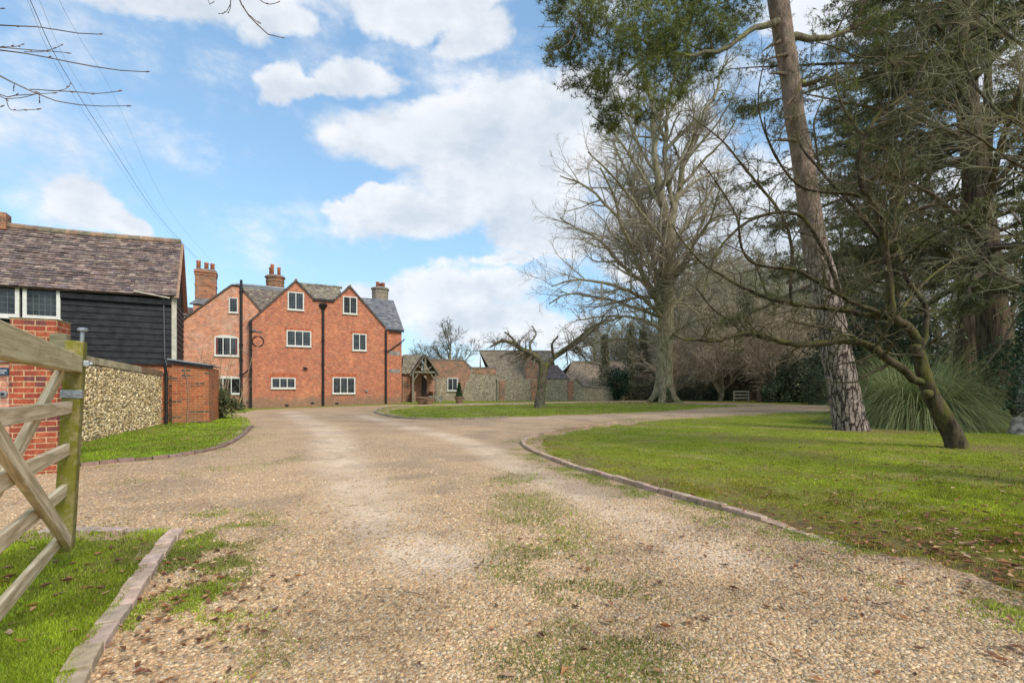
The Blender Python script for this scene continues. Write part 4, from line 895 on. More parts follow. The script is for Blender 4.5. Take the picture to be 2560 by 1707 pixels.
b = MB(); b.tube([(-.11, .02, zt_-.16), (-.11, .02, zt_+.075)], .011, 10); b.lathe([(.012, 0), (.026, .004), (.028, .014), (.02, .024), (.008, .026)], 14, (-.11, .02, zt_+.068)); b.build('latch_bolt', M['steel'], gate, smooth=False)
b = MB(); b.box(.001, .007, -.05, .05, 1.135, 1.185); b.box(-.06, .001, .046, .051, 1.135, 1.185); b.tube([(.007, -.01, 1.16), (.015, -.01, 1.16)], .012, 10); b.tube([(.007, .035, 1.16), (.014, .035, 1.16)], .009, 8); b.build('latch_plate', M['steel'], gate, bevel=.003)
b = MB(); b.box(-.05, .0, .046, .075, 1.335, 1.37); b.tube([(-.03, .07, 1.352), (-.03, .09, 1.352)], .013, 8); b.build('bolt', M['steel'], gate, bevel=.003)

# ---------------------------------------------------------------- porch
FQ = Frame(0, 0, 0)
pq = gnd(1028, 1006); Zq = pq.y; AQ = math.radians(18)
Zq = 37.5; oq = W(1028, HZ, Zq); FQ = Frame(oq.x, oq.y, AQ)
porch = thing('porch', 'timber and tile gabled porch with an arched doorway against the house end', 'porch', (oq.x, oq.y, 0), AQ)
qe0, qa, qe1 = FQ.at(1024, 938), FQ.at(1063, 885), FQ.at(1098, 937)
mb = MB(); dq = 2.6
for (e, f) in ((qe0, 0), (qe1, 1)):
    A_ = (e[0], dq, e[1]); B_ = (e[0], -.25, e[1]); C_ = (qa[0], dq, qa[1]); D2 = (qa[0], -.25, qa[1])
    if f: A_, B_, C_, D2 = B_, A_, D2, C_
    slab(mb, A_, B_, C_, D2, .06, col=(.12, .1, .08)); tiles(mb, A_, B_, C_, D2, .17, .11, TG, lift=.03)
mb.build('roof', M['tile'], porch)
M['oak'] = plain('weathered_oak', (.23, .21, .15), .85, .3, 9, bmp=.3)
b = MB()
for (e) in (qe0, qe1): b.bar((e[0], -.22, e[1]-.05), (qa[0], -.22, qa[1]-.06), .06, .14, up=(0, 1, 0))
b.box(qe0[0]+.35, qe1[0]-.35, -.18, -.08, qe0[1]+.18, qe0[1]+.32); b.box(qa[0]-.06, qa[0]+.06, -.18, -.08, qe0[1]+.3, qa[1]-.2)
b.bar((qa[0], -.13, qe0[1]+.35), (qa[0]-.55, -.13, qe0[1]+.75), .07, .08, up=(0, 1, 0)); b.bar((qa[0], -.13, qe0[1]+.35), (qa[0]+.55, -.13, qe0[1]+.75), .07, .08, up=(0, 1, 0))
b.build('gable_truss', M['oak'], porch)
px0, px1 = FQ.S(1032)+0, FQ.S(1090)
for xx in (px0, px1): b = MB(); b.box(xx-.07, xx+.07, -.15, 0, .0, qe0[1]+.2); b.bar((xx, -.07, qe0[1]-.5), (xx+(.45 if xx == px0 else -.45), -.07, qe0[1]+.2), .08, .08, up=(0, 1, 0)); b.build('post', M['oak'], porch)
b = MB(); b.box(px0-.1, px0+.22, .0, 2.4, -.1, .85); b.box(px1-.22, px1+.1, .0, 2.4, -.1, .85); b.build('side_wall', M['ob'], porch)
b = MB(); dx0, dx1 = FQ.S(1040), FQ.S(1056); mid = (px0+px1)/2; yb = 2.3
b.box(px0-.3, mid-.5, yb, yb+.25, -.1, 2.6); b.box(mid+.5, px1+.3, yb, yb+.25, -.1, 2.6); b.box(mid-.5, mid+.5, yb, yb+.25, 2.15, 2.6); b.build('wall', M['ob'], porch)
b = MB(); n = 10; b.prism([(mid-.5, .0), (mid+.5, .0)]+[(mid+.5*math.cos(math.pi*i/n), 1.65+.5*math.sin(math.pi*i/n)) for i in range(n+1)], yb-.02, yb+.06, col=(.06, .035, .025)); dr = b.build('door', plain('dark_oak_door', (.07, .04, .028), .6, .3, 8), porch)
b = MB(); b.tube([(mid+.36, yb-.05, 1.0), (mid+.36, yb-.05, 1.12)], .015, 8); b.tube([(mid+.36, yb-.05, 1.06), (mid+.36, yb, 1.06)], .01, 8); b.build('handle', M['black'], dr)
# main low range linking house and porch
lk0 = thing('link_range', 'low tiled lean-to roof joining the house end to the porch', 'outbuilding', (oq.x, oq.y, 0), AQ)
e0 = FQ.at(1008, 935, .6); t0 = FQ.at(1010, 886, 2.3)
mb = MB(); pts = ((FQ.S(1004, .6), .6, e0[1]), (px0+.2, .6, e0[1]), (FQ.S(1008, 2.3), 2.3, t0[1]), (qa[0], 2.3, t0[1])); slab(mb, *pts, t=.06, col=(.12, .1, .08)); tiles(mb, *pts, .17, .11, TG, lift=.03); mb.build('roof', M['tile'], lk0)
b = MB(); b.box(FQ.S(1006, .8), px0-.12, .8, 1.1, -.2, e0[1]-.05); b.box(FQ.S(1006, .8), qa[0], 2.2, 2.5, -.2, t0[1]-.1); b.build('wall', M['ob'], lk0)

# ---------------------------------------------------------------- far walls and outbuildings
FF = Frame(0, 43.0, 0)      # plane of the far garden wall, square to the view
FF.u = (math.cos(math.radians(6)), math.sin(math.radians(6))); FF.n = (-FF.u[1], FF.u[0]); AF = math.radians(6)
def ff(pts, d=0): return [FF.at(px, py, d) for px, py in pts]
gw = thing('garden_wall', 'long flint and brick garden wall with swept coping and a small white window', 'wall', (0, 43, 0), AF)
def wallpoly(name, pts, d0, d1, mt, par, lab=None): b = MB(); b.prism(ff(pts, d0), d0, d1); return tag(b.build(name, mt, par), lab)
zg = 1010
def low(pts): return [(pts[0][0], zg)]+[(pts[-1][0], zg)]+pts[::-1]
arc = lambda x0, y0, x1, y1, n=8: [(x0+(x1-x0)*(i/n), y0+(y1-y0)*(.5-.5*math.cos(math.pi*i/n))) for i in range(n+1)]
T1 = [(1060, 898), (1150, 899)]+arc(1155, 899, 1182, 919)+[(1240, 919)]
T2 = [(1243, 948), (1418, 948), (1440, 948)]+arc(1442, 948, 1462, 965)+[(1562, 971)]
wallpoly('wall', low(T1), 0, .4, M['flint'], gw); wallpoly('wall', low(T2), .03, .4, M['flint'], gw)
def cope(T, name='coping', m='stone'):
    b = MB(); P = ff(T)
    for (a, c) in zip(P[:-1], P[1:]): b.bar((a[0]-.02, .19, a[1]), (c[0]+.02, .19, c[1]), .5, .12)
    b.build(name, M[m], gw)
cope(T1); cope(T2[2:])
wallpoly('brick_patch', [(1072, 985), (1072, 902), (1150, 903)]+arc(1155, 903, 1178, 922)+[(1172, 950), (1120, 952), (1118, 948), (1112, 975)][:3]+[(1112, 942), (1085, 944)], -.02, .05, M['ob'], gw)
wallpoly('brick_patch', [(1142, 985), (1142, 944), (1168, 944), (1158, 985)], -.021, .05, M['ob'], gw)
wallpoly('brick_band', [(1182, 935), (1182, 922), (1240, 922), (1240, 935)], -.02, .05, M['ob'], gw)
for (x0, x1) in ((1249, 1262), (1329, 1346)): wallpoly('brick_pilaster', [(x0, zg), (x1, zg), (x1, 951), (x0, 951)], -.09, .1, M['ob'], gw)
wallpoly('brick_pilaster', [(1420, zg), (1432, zg), (1432, 952), (1420, 952)], -.05, .1, M['ob'], gw)
p, q_ = FF.at(1118, 977), FF.at(1145, 944); window(gw, p[0], q_[0], p[1], q_[1], 2, y=-.02, rows=1, cols=1, bars=False, fw=.10)
# outbuilding with a big tiled roof
def far_roof(name, label, px0, px1, pe, pr, d0, d1, cols, m='tile', dx0=0, dx1=0, cat='outbuilding', wallm='flint', w0=None):
    t = thing(name, label, cat, (0, 43, 0), AF); e0, e1 = FF.at(px0, pe, d0), FF.at(px1, pe, d0); r0, r1 = FF.at(px0+dx0, pr, d1), FF.at(px1+dx1, pr, d1); zr_ = (r0[1]+r1[1])/2; ze_ = (e0[1]+e1[1])/2
    mb = MB(); P = ((e0[0], d0, ze_), (e1[0], d0, ze_), (r0[0], d1, zr_), (r1[0], d1, zr_)); slab(mb, *P, t=.08, col=(.12, .1, .08)); tiles(mb, *P, .2, .13, cols, lift=.035)
    P = ((e1[0], 2*d1-d0, ze_), (e0[0], 2*d1-d0, ze_), (r1[0], d1, zr_), (r0[0], d1, zr_)); slab(mb, *P, t=.08, col=(.12, .1, .08)); tiles(mb, *P, .2, .3, cols, lift=.035)
    mb.tube([(r0[0], d1, zr_), (r1[0], d1, zr_)], .1, 6, col=(.24, .19, .13)); mb.build('roof', M[m], t)
    b = MB(); b.box(e0[0]+.2, e1[0]-.2, d0+.25, 2*d1-d0-.25, -.3, ze_); b.add([(x, y, z) for x in (r0[0]+.1, r1[0]-.1) for y, z in ((d0+.25, ze_-.05), (2*d1-d0-.25, ze_-.05), (d1, zr_-.12))], t=[(0, 1, 2), (3, 5, 4)]); b.build('wall', M[wallm], t); return t
far_roof('tiled_outbuilding', 'mossy tiled outbuilding roof rising behind the flint wall', 1240, 1344, 949, 878, .35, 4.2, [(.40, .31, .20), (.34, .27, .18), (.44, .36, .25), (.30, .25, .17)], dx0=-42, dx1=38)
far_roof('slate_outbuilding', 'lower grey slate roof right of the mossy tiled outbuilding', 1345, 1425, 947, 915, .4, 2.4, [np.array(c)*1.4 for c in TC[2:6]]+TS[:1], dx0=-6, dx1=-30)
far_roof('long_barn', 'long low barn with a brown tiled roof beyond the end of the garden wall', 1400, 1640, 966, 905, 7, 11, [(.40, .30, .20), (.34, .26, .19), (.42, .33, .24)], dx0=30, dx1=-20)
bq = thing('brick_chimney_stack', 'weathered brick chimney stack standing beside the mossy tiled roof', 'chimney', (0, 43, 0), AF)
b = MB(); P0, P1 = FF.at(1316, 950, -.02), FF.at(1345, 885, -.02); b.box(P0[0], P1[0], -.02+.4, 1.1, 1.2, P1[1]); b.box(P0[0]-.08, P1[0]+.08, .32, 1.18, P1[1], P1[1]+.15); b.build('stack', M['ob'], bq)

# things standing by the porch
def pot(px, py, r, h, label, tree=None, Z=None):
    g = gnd(px, py); t = thing('planter', label, 'planter', (g.x, g.y, g.z))
    b = MB(); b.lathe([(r*.7, 0), (r*.95, h*.8), (r*1.08, h*.82), (r*1.08, h), (r*.9, h), (r*.85, h*.85)], 14, col=(.26, .16, .10)); b.build('pot', M['pot'], t, smooth=False); return t
tp = pot(1148, 1008, .33, .5, 'broad clay planter holding a clipped evergreen by the window wall')
pot(1056, 1010, .42, .5, 'wide low clay planter in front of the porch'); pot(1073, 1011, .3, .42, 'smaller clay planter right beside the wide one')
g = gnd(1090, 1006); st = thing('stone_bench', 'small stone bench standing right of the porch', 'bench', (g.x, g.y, g.z)); b = MB(); b.box(-.55, .55, -.2, .2, .40, .5); b.build('seat', M['stone'], st, bevel=.01)
for xx in (-.4, .25): b = MB(); b.box(xx, xx+.15, -.16, .16, 0, .4); b.build('leg', M['stone'], st)
# pale rail panel in the far trees
g = gnd(1853, 1003.5); rp = thing('white_railing', 'small pale three-rail hurdle standing before the dark far trees', 'railing', (g.x, g.y, g.z)); b = MB()
b.box(-.66, -.58, -.04, .04, 0, .92); b.build('post', M['cream'], rp); b = MB(); b.box(.58, .66, -.04, .04, 0, .92); b.build('post', M['cream'], rp)
for z in (.25, .52, .80): b = MB(); b.box(-.58, .58, -.02, .02, z, z+.10); b.build('rail', M['cream'], rp)
g = gnd(1904, 1004); b = MB(); b.lathe([(.50, -.2), (.42, .2), (.40, 1.2), (.44, 1.75), (.38, 1.8)], 12, (0, 0, 0)); o = b.build('tree_stump', plain('stump_wood', (.16, .105, .06), .9, .35, 5, bmp=.6), loc=g); tag(o, 'tall sawn brown tree stump beside the pale hurdle', 'stump')

# overhead wires from beyond the camera to the left chimney
def wire(p, r=.012):
    P = [W(*q) for q in p]; pl = smooth_line3(P, 14); b = MB(); b.tube(pl, r, 5, col=(.20, .22, .25)); return b.build('overhead_wire', M['twig'])
def smooth_line3(P, n):
    p = [2*P[0]-P[1]]+list(P)+[2*P[-1]-P[-2]]; o = []
    for i in range(1, len(p)-2):
        for k in range(n):
            t = k/n; a, b_, c, d = p[i-1:i+3]; o.append(.5*((2*b_)+(c-a)*t+(2*a-5*b_+4*c-d)*t*t+(3*b_-a-3*c+d)*t**3))
    return o+[p[-2]]
tag(wire([(-10,-190,8),(75,0,10),(150,160,13),(265,345,17.5),(395,540,24.5),(492,645,34)], .0075), 'thickest overhead wire sagging down towards the left chimney', 'wire')
tag(wire([(-22,-190,8),(68,0,10),(140,165,13),(255,350,17.5),(390,545,24.5),(489,648,34)], .0032), 'thin wire running just left of the thickest overhead wire', 'wire')
tag(wire([(20,-190,8),(98,0,10),(170,160,13),(285,345,17.5),(405,545,24.5),(494,650,34)], .0028), 'faint wire running just right of the thickest overhead wire', 'wire')
tag(wire([(70,-190,8),(148,0,10),(205,105,13),(285,240,17.5),(420,520,25),(530,655,34)], .003), 'faint wire furthest right, apart from the other overhead wires', 'wire')

# ================================================================ TREES AND PLANTS
rng = np.random.default_rng(23); random.seed(23)
M['bark_b'] = bark('smooth_green_bark', (.17, .145, .085), (.38, .33, .21), (.14, .14, .045), .40, 7, .3, .5)
M['bark_d'] = bark('dark_mossy_bark', (.032, .024, .016), (.10, .078, .048), (.13, .125, .025), .42, 11, .4, .8)
M['bark_a'] = bark('old_fruit_bark', (.10, .08, .055), (.20, .17, .12), (.20, .22, .03), .35, 10, .4, .9)
M['bark_c'] = bark('conifer_bark', (.05, .036, .026), (.17, .12, .08), (.13, .12, .05), .3, 13, .10, 1.)
M['bark_w'] = bark('birch_bark', (.16, .14, .12), (.55, .50, .43), (.12, .12, .05), .2, 5, 1.6, .6)
def pine_bark():
    m, n, b = mat('pine_bark'); o = objc(n); s = n.n('ShaderNodeSeparateXYZ', i_0=o)
    v = n.v('MULTIPLY', n.v('ADD', o, n.v('MULTIPLY', n.noise(o, 3, 4, .6, out=1), (.16, .16, .5))), (1, 1, .15))
    vo = n.n('ShaderNodeTexVoronoi', feature='DISTANCE_TO_EDGE', i_Vector=v, i_Scale=10., i_Randomness=1.)
    pl = n.ss(n.m('ADD', vo.outputs[0], n.m('MULTIPLY', n.m('SUBTRACT', n.noise(o, 22, 5, .7), .5), .16)), .0, .12); f = n.noise(o, 14, 6, .7)
    low = n.mix(n.ss(f, .35, .65), (.20, .15, .12), (.42, .34, .29)); low = n.mix(pl, (.06, .042, .034), low)
    up = n.mix(n.ss(n.noise(n.v('MULTIPLY', o, (1, 1, .45)), 6, 7, .7), .36, .62), (.14, .10, .075), (.31, .215, .165))
    up = n.mix(n.ss(n.noise(o, 1.4, 5, .6), .45, .65, 0, .75), up, (.22, .18, .12))
    k = n.ss(n.m('ADD', s.outputs[2], n.m('MULTIPLY', n.noise(o, 1.2, 4), 2.0)), 4.6, 7.5)
    c = n.mix(k, low, up); lk(n, c, b.inputs['Base Color']); b.inputs['Roughness'].default_value = .9; b.inputs['Specular IOR Level'].default_value = .15
    bump(n, b, n.m('ADD', n.m('MULTIPLY', pl, n.m('SUBTRACT', 1.15, k)), n.m('MULTIPLY', f, .4)), 1.0, .06); return m
M['bark_p'] = pine_bark()

def limb(pts, Z0, dz=None):
    """traced limb: (px, py, width in photo pixels[, depth offset]) -> points, radii"""
    P, R = [], []; n = len(pts)
    for i, q in enumerate(pts):
        d = q[3] if len(q) > 3 else (dz*(i/(n-1))**1.2 if dz else 0)
        Z = Z0+d; P.append(np.array(W(q[0], q[1], Z))); R.append(q[2]/2/F*Z*math.cos(math.atan((q[0]-1280)/F)))
    return np.array(P), np.array(R)
def resample(P, R, m, wob=0):
    d = np.concatenate([[0], np.cumsum(np.linalg.norm(np.diff(P, axis=0), axis=1))]); t = np.linspace(0, d[-1], m)
    # smooth through Catmull-Rom on the control points
    Q = np.array([tuple(v) for v in smooth_line3([Vector(p) for p in P], 6)]); e = np.concatenate([[0], np.cumsum(np.linalg.norm(np.diff(Q, axis=0), axis=1))]); t2 = np.linspace(0, e[-1], m)
    O_ = np.stack([np.interp(t2, e, Q[:, k]) for k in range(3)], 1); r = np.interp(t2/e[-1], d/d[-1], R)
    if wob: w_ = rng.normal(size=(m, 3))*r[:, None]*wob; w_[0] = 0; w_[-1] = 0; O_ = O_+w_
    return O_, r
def grow(P, R, n, t0, ang, lf, rf, m, up=0., wig=.15, minr=.004, lmin=.1, up2=0., tpow=1., taper=.85, wt=1., flat=1., bias=None):
    """n children off the curves P (N,m0,3) with radii R"""
    N_, m0, _ = P.shape; L = np.linalg.norm(np.diff(P, axis=1), axis=2).sum(1); idx = rng.choice(N_, n, p=L**wt/(L**wt).sum())
    t = t0+(1-t0)*rng.random(n)**tpow; f = np.clip(t*(m0-1), 0, m0-1.001); i = f.astype(int); a = (f-i)[:, None]
    p = P[idx, i]*(1-a)+P[idx, i+1]*a; T = P[idx, i+1]-P[idx, i]; T /= np.linalg.norm(T, axis=1, keepdims=True)+1e-9
    r = R[idx, i]*(1-a[:, 0])+R[idx, i+1]*a[:, 0]
    v = rng.normal(size=(n, 3)); v[:, 2] *= flat
    if bias is not None: v += np.array(bias)
    v -= (v*T).sum(1, keepdims=True)*T; v /= np.linalg.norm(v, axis=1, keepdims=True)
    A = np.radians(ang)*(.6+.8*rng.random(n))[:, None]; d = np.cos(A)*T+np.sin(A)*v; d[:, 2] += up; d /= np.linalg.norm(d, axis=1, keepdims=True)
    Ln = np.maximum(L[idx]*lf*(.5+.9*rng.random(n))*(1.15-.7*t), lmin); r0 = np.maximum(np.minimum(r*rf, r*.95), minr)
    O_ = np.empty((n, m, 3)); O_[:, 0] = p
    for k in range(1, m):
        d = d+rng.normal(size=(n, 3))*wig; d[:, 2] += up2; d /= np.linalg.norm(d, axis=1, keepdims=True); p = p+d*(Ln/(m-1))[:, None]; O_[:, k] = p
    return O_, np.maximum(r0[:, None]*(1-taper*np.linspace(0, 1, m))[None], minr*.6)
def put(mb, P, R, k, col=None):
    v, q = tubes(P, R, k); mb.add(v, q=q, col=col)
def tcol(n, m, k, base, var=.3):
    c = np.array(base)*(1-var+2*var*rng.random((n, 1))); return np.repeat(c, m*k, 0)
def root(name, label, cat, g, group=None): return thing(name, label, cat, tuple(g), 0, group)
def bl(mb, name, mt, r, smooth=False, **k):
    """build a part whose vertices are given in world coordinates"""
    g = np.array(r.location, dtype=np.float32)
    mb.V = [v-g for v in mb.V]; return mb.build(name, mt, r, smooth=smooth, **k)
def add_limb(mb, P, R, m=26, k=12, wob=.06):
    p, r = resample(P, R, m, wob); put(mb, p[None], r[None], k); return p, r
def tufts(Cn, n, L, wd, cols, up=.25, droop=0.):
    """needle bunches round the centres Cn"""
    c = np.repeat(Cn, n, 0); N_ = len(c); d = rng.normal(size=(N_, 3)); d[:, 2] += up; d /= np.linalg.norm(d, axis=1, keepdims=True); d[:, 2] -= droop
    s = np.cross(d, rng.normal(size=(N_, 3))); s /= np.linalg.norm(s, axis=1, keepdims=True)+1e-9; l = L*(.6+.7*rng.random((N_, 1))); w_ = wd*(.6+.8*rng.random((N_, 1)))
    V = np.stack([c-s*w_, c+s*w_, c+d*l], 1); return V.reshape(-1, 3), np.arange(N_*3).reshape(-1, 3), np.repeat(np.repeat(cols, n, 0), 3, 0)
def leafcloud(Cn, L, wd, cols, nz=0.):
    """one small bent leaf at each point"""
    N_ = len(Cn); d = rng.normal(size=(N_, 3)); d /= np.linalg.norm(d, axis=1, keepdims=True); d[:, 2] -= nz; s = np.cross(d, rng.normal(size=(N_, 3))); s /= np.linalg.norm(s, axis=1, keepdims=True)+1e-9
    l = L*(.6+.8*rng.random((N_, 1))); w_ = wd*(.6+.8*rng.random((N_, 1))); n_ = np.cross(d, s)
    V = np.stack([Cn, Cn+d*l*.5+s*w_, Cn+d*l+n_*l*.12, Cn+d*l*.5-s*w_], 1); i = np.arange(N_)[:, None, None]*4
    return V.reshape(-1, 3), (np.array([[0, 1, 2], [0, 2, 3]])[None]+i).reshape(-1, 3), np.repeat(cols, 4, 0)
def ball(n, c, r, hollow=.45):
    d = rng.normal(size=(n, 3)); d /= np.linalg.norm(d, axis=1, keepdims=True); return np.array(c)+d*np.array(r)*((hollow+(1-hollow)*rng.random((n, 1)))**.6)
def shade(n, a, b): t = rng.random((n, 1)); return np.array(a)*(1-t)+np.array(b)*t
def ends(P): return P[:, -1]

# ---------------------------------------------------------------- great bare beech behind the island lawn
ZB = BEECH.y; t = root('bare_beech', 'huge bare beech with smooth green trunk and dense fan of twigs behind the island lawn', 'tree', BEECH)
mb = MB(); P, R = limb([(1662,1012,92),(1661,1000,66),(1661,985,52),(1661,940,43),(1663,850,41),(1666,750,38),(1668,650,44),(1671,610,38),(1672,570,34),(1671,545,30)], ZB)
p, r = resample(P, R, 40); v, q = tubes(p[None], r[None], 28)
a = np.tile(np.arange(28)*2*math.pi/28, 40); h_ = np.repeat(np.clip(1-(p[:, 2])/1.6, 0, 1), 28); cc = np.repeat(p, 28, 0); v = cc+(v-cc)*(1+.38*h_*np.cos(a*5+1)[:])[:, None]
mb.add(v, q=q); bl(mb, 'trunk', M['bark_b'], t, smooth=True)
bee = [([(1671,560,26),(1655,505,22),(1646,440,18),(1636,380,15),(1634,320,14),(1628,260,12),(1612,190,10),(1600,120,6)], -1.5), ([(1674,560,22),(1690,505,18),(1701,460,16),(1708,410,14),(1730,370,12),(1745,300,9),(1790,235,7),(1800,170,4)], 2.5),
       ([(1672,580,14),(1681,520,12),(1668,440,12),(1662,380,12),(1668,300,11),(1672,250,9),(1690,170,6)], .8), ([(1664,780,16),(1630,725,14),(1603,680,13),(1575,610,11),(1552,560,9),(1535,490,7),(1500,420,4)], -5),
       ([(1662,790,12),(1610,710,10),(1545,655,9),(1500,600,7),(1440,570,4),(1400,545,3)], 3), ([(1662,800,12),(1600,740,10),(1520,710,8),(1440,700,5),(1380,716,3)], -6), ([(1664,760,12),(1640,690,11),(1620,600,9),(1590,500,7),(1560,410,4)], 5),
       ([(1668,740,12),(1700,670,11),(1735,610,9),(1775,550,7),(1800,470,4)], -5), ([(1670,640,13),(1705,575,10),(1750,520,8),(1800,440,4)], 4), ([(1668,780,10),(1710,740,8),(1770,700,6),(1830,640,3)], 6), ([(1664,830,9),(1610,800,7),(1530,790,5),(1440,800,3)], -3),
       ([(1666,680,11),(1660,610,9),(1610,540,8),(1540,450,6),(1470,380,3)], -7), ([(1668,620,11),(1625,560,9),(1580,460,7),(1530,350,4)], 6), ([(1668,700,10),(1720,620,8),(1760,540,6),(1770,430,3)], 7), ([(1665,850,8),(1720,810,6),(1790,790,4)], -4), ([(1664,800,9),(1590,770,8),(1500,745,6),(1420,735,4),(1372,760,3)], 2), ([(1664,720,10),(1615,640,9),(1540,540,8),(1470,470,6),(1400,440,3)], 1), ([(1655,520,10),(1600,430,8),(1540,340,6),(1480,290,3)], -2), ([(1645,440,9),(1590,350,7),(1560,270,5),(1540,220,3)], 2), ([(1700,470,9),(1760,400,7),(1810,350,4),(1840,300,3)], -2), ([(1662,860,7),(1600,850,6),(1520,850,5),(1450,870,3)], 3)]
L1P, L1R = [], []
for pts, dz in bee:
    P, R = limb(pts, ZB, dz); mb = MB(); p, r = add_limb(mb, P, R, 24, 8, .25); bl(mb, 'limb', M['bark_b'], t, smooth=True); L1P.append(p); L1R.append(r)
L1P, L1R = np.array(L1P), np.array(L1R)
mb = MB(); bc = (.33, .29, .20)
P2, R2 = grow(L1P, L1R, 350, .10, 50, .42, .6, 10, .12, .13, .016, up2=.02); put(mb, P2, R2, 4, tcol(350, 10, 4, bc))
P3, R3 = grow(P2, R2, 2900, .1, 42, .52, .55, 7, .07, .15, .0125, .5, up2=.02); put(mb, P3, R3, 3, tcol(2900, 7, 3, bc))
P4, R4 = grow(P3, R3, 11000, .1, 40, .5, .6, 5, .05, .16, .009, .35, up2=.01); put(mb, P4, R4, 3, tcol(11000, 5, 3, (.30, .245, .18)))
P5, R5 = grow(P4, R4, 18000, .15, 38, .55, .8, 4, .02, .18, .0075, .3); put(mb, P5, R5, 3, tcol(18000, 4, 3, (.30, .235, .175)))
bl(mb, 'crown', M['twig'], t)
# ivy about its foot
n = 2600; th = rng.random(n)*6.28; hh = rng.random(n)**1.6; rr_ = .72-.15*hh+.1*rng.random(n)+.35*(1-hh)**3
c = np.stack([BEECH.x+np.cos(th)*rr_, BEECH.y+np.sin(th)*rr_, .02+hh*(.5+.9*(np.sin(th*1.5+.7) > .2))], 1); mb = MB(); v, tt, cl = leafcloud(c, .10, .04, shade(n, (.02, .045, .015), (.06, .11, .03))); mb.add(v, t=tt, col=cl); bl(mb, 'ivy', M['leaf'], t)

# ---------------------------------------------------------------- tall leaning pine
ZP = PINE.y; t = root('scots_pine', 'tall leaning pine with plated grey bark, pinkish higher up, on the right lawn', 'tree', PINE)
mb = MB(); TP = [(2130,1088,108),(2128,1078,96),(2120,1040,86),(2105,950,80),(2088,860,75),(2074,780,72),(2060,700,70),(2036,610,64),(2021,500,58),(2007,400,56),(1988,300,51),(1976,200,51),(1960,100,52),(1945,0,53),(1935,-60,48),(1922,-220,42),(1912,-400,32),(1908,-560,18)]
P, R = limb(TP, ZP); p, r = resample(P, R, 260); K = 56; v, q = tubes(p[None], r[None], K)
cc = np.repeat(p, K, 0); d = (v-cc)/np.repeat(r, K)[:, None]; ang = np.tile(np.arange(K)*2*math.pi/K, 260); zz = np.repeat(p[:, 2], K)
rid = vnoise(ang*9/6.28*3.2+np.sin(zz*1.3)*.4, zz*1.05, .55, 5, 3); edge_fix = np.minimum(1, np.minimum(ang, 6.283-ang)*2); amp = np.clip(1.15-zz/9, .3, 1)
v = cc+d*(np.repeat(r, K)+(rid-.5)*.085*amp*edge_fix)[:, None]; mb.add(v, q=q); bl(mb, 'trunk', M['bark_p'], t, smooth=True)
pl_ = [([(1955,55,34),(1925,62,26),(1880,75,20),(1845,98,18),(1810,125,17),(1770,130,15),(1720,140,12),(1650,120,9),(1580,90,6)], -2.5), ([(1975,93,30),(2010,92,26),(2060,95,23),(2105,85,19),(2130,70,14),(2160,55,9)], 2), ([(2000,210,26),(2025,208,20),(2045,200,16),(2070,195,13),(2110,205,8)], -1.5),
       ([(1945,-60,26),(1880,-110,22),(1780,-130,18),(1660,-90,13),(1540,-60,8),(1450,-20,5)], -3), ([(1940,-160,24),(1850,-230,20),(1740,-240,16),(1600,-200,10),(1500,-160,6)], 2), ([(1930,-240,20),(2010,-300,16),(2110,-310,10),(2200,-280,5)], -1), ([(1925,-300,18),(1830,-380,14),(1720,-400,8)], 1.5), ([(1915,-420,14),(1990,-500,9),(2050,-520,5)], 0), ([(1912,-480,12),(1860,-540,8),(1800,-560,4)], -1), ([(1960,20,18),(1900,-20,14),(1850,-10,10),(1800,10,6)], 2.5)]
LP, LR = [], []
for pts, dz in pl_:
    P, R = limb(pts, ZP, dz); R = R*.72; mb = MB(); p, r = add_limb(mb, P, R, 22, 8, .3); bl(mb, 'limb', M['bark_a'], t, smooth=True); LP.append(p); LR.append(r)
# dead snags down the trunk
for (px, py, ex_, ey) in ((1992,240,1968,262),(1990,135,1915,150),(1998,275,1945,335),(1972,190,1925,185),(1960,100,1905,130),(2006,300,1955,296),(2004,355,1925,352),(2030,470,1985,482)):
    P, R = limb([(px, py, 14), ((px+ex_)/2, (py+ey)/2-4, 9), (ex_, ey, 3)], ZP, -.9); mb = MB(); add_limb(mb, P, R, 6, 6, .1); bl(mb, 'dead_snag', M['bark_c'], t, smooth=True)
LP, LR = np.array(LP), np.array(LR)
mb = MB(); P2, R2 = grow(LP, LR, 70, .3, 45, .45, .5, 8, .25, .14, .018, .8); put(mb, P2, R2, 4, tcol(70, 8, 4, (.14, .10, .07))); P3, R3 = grow(P2, R2, 300, .2, 40, .5, .6, 5, .15, .14, .01, .5); put(mb, P3, R3, 3, tcol(300, 5, 3, (.14, .10, .07)))
bl(mb, 'branches', M['twig'], t)
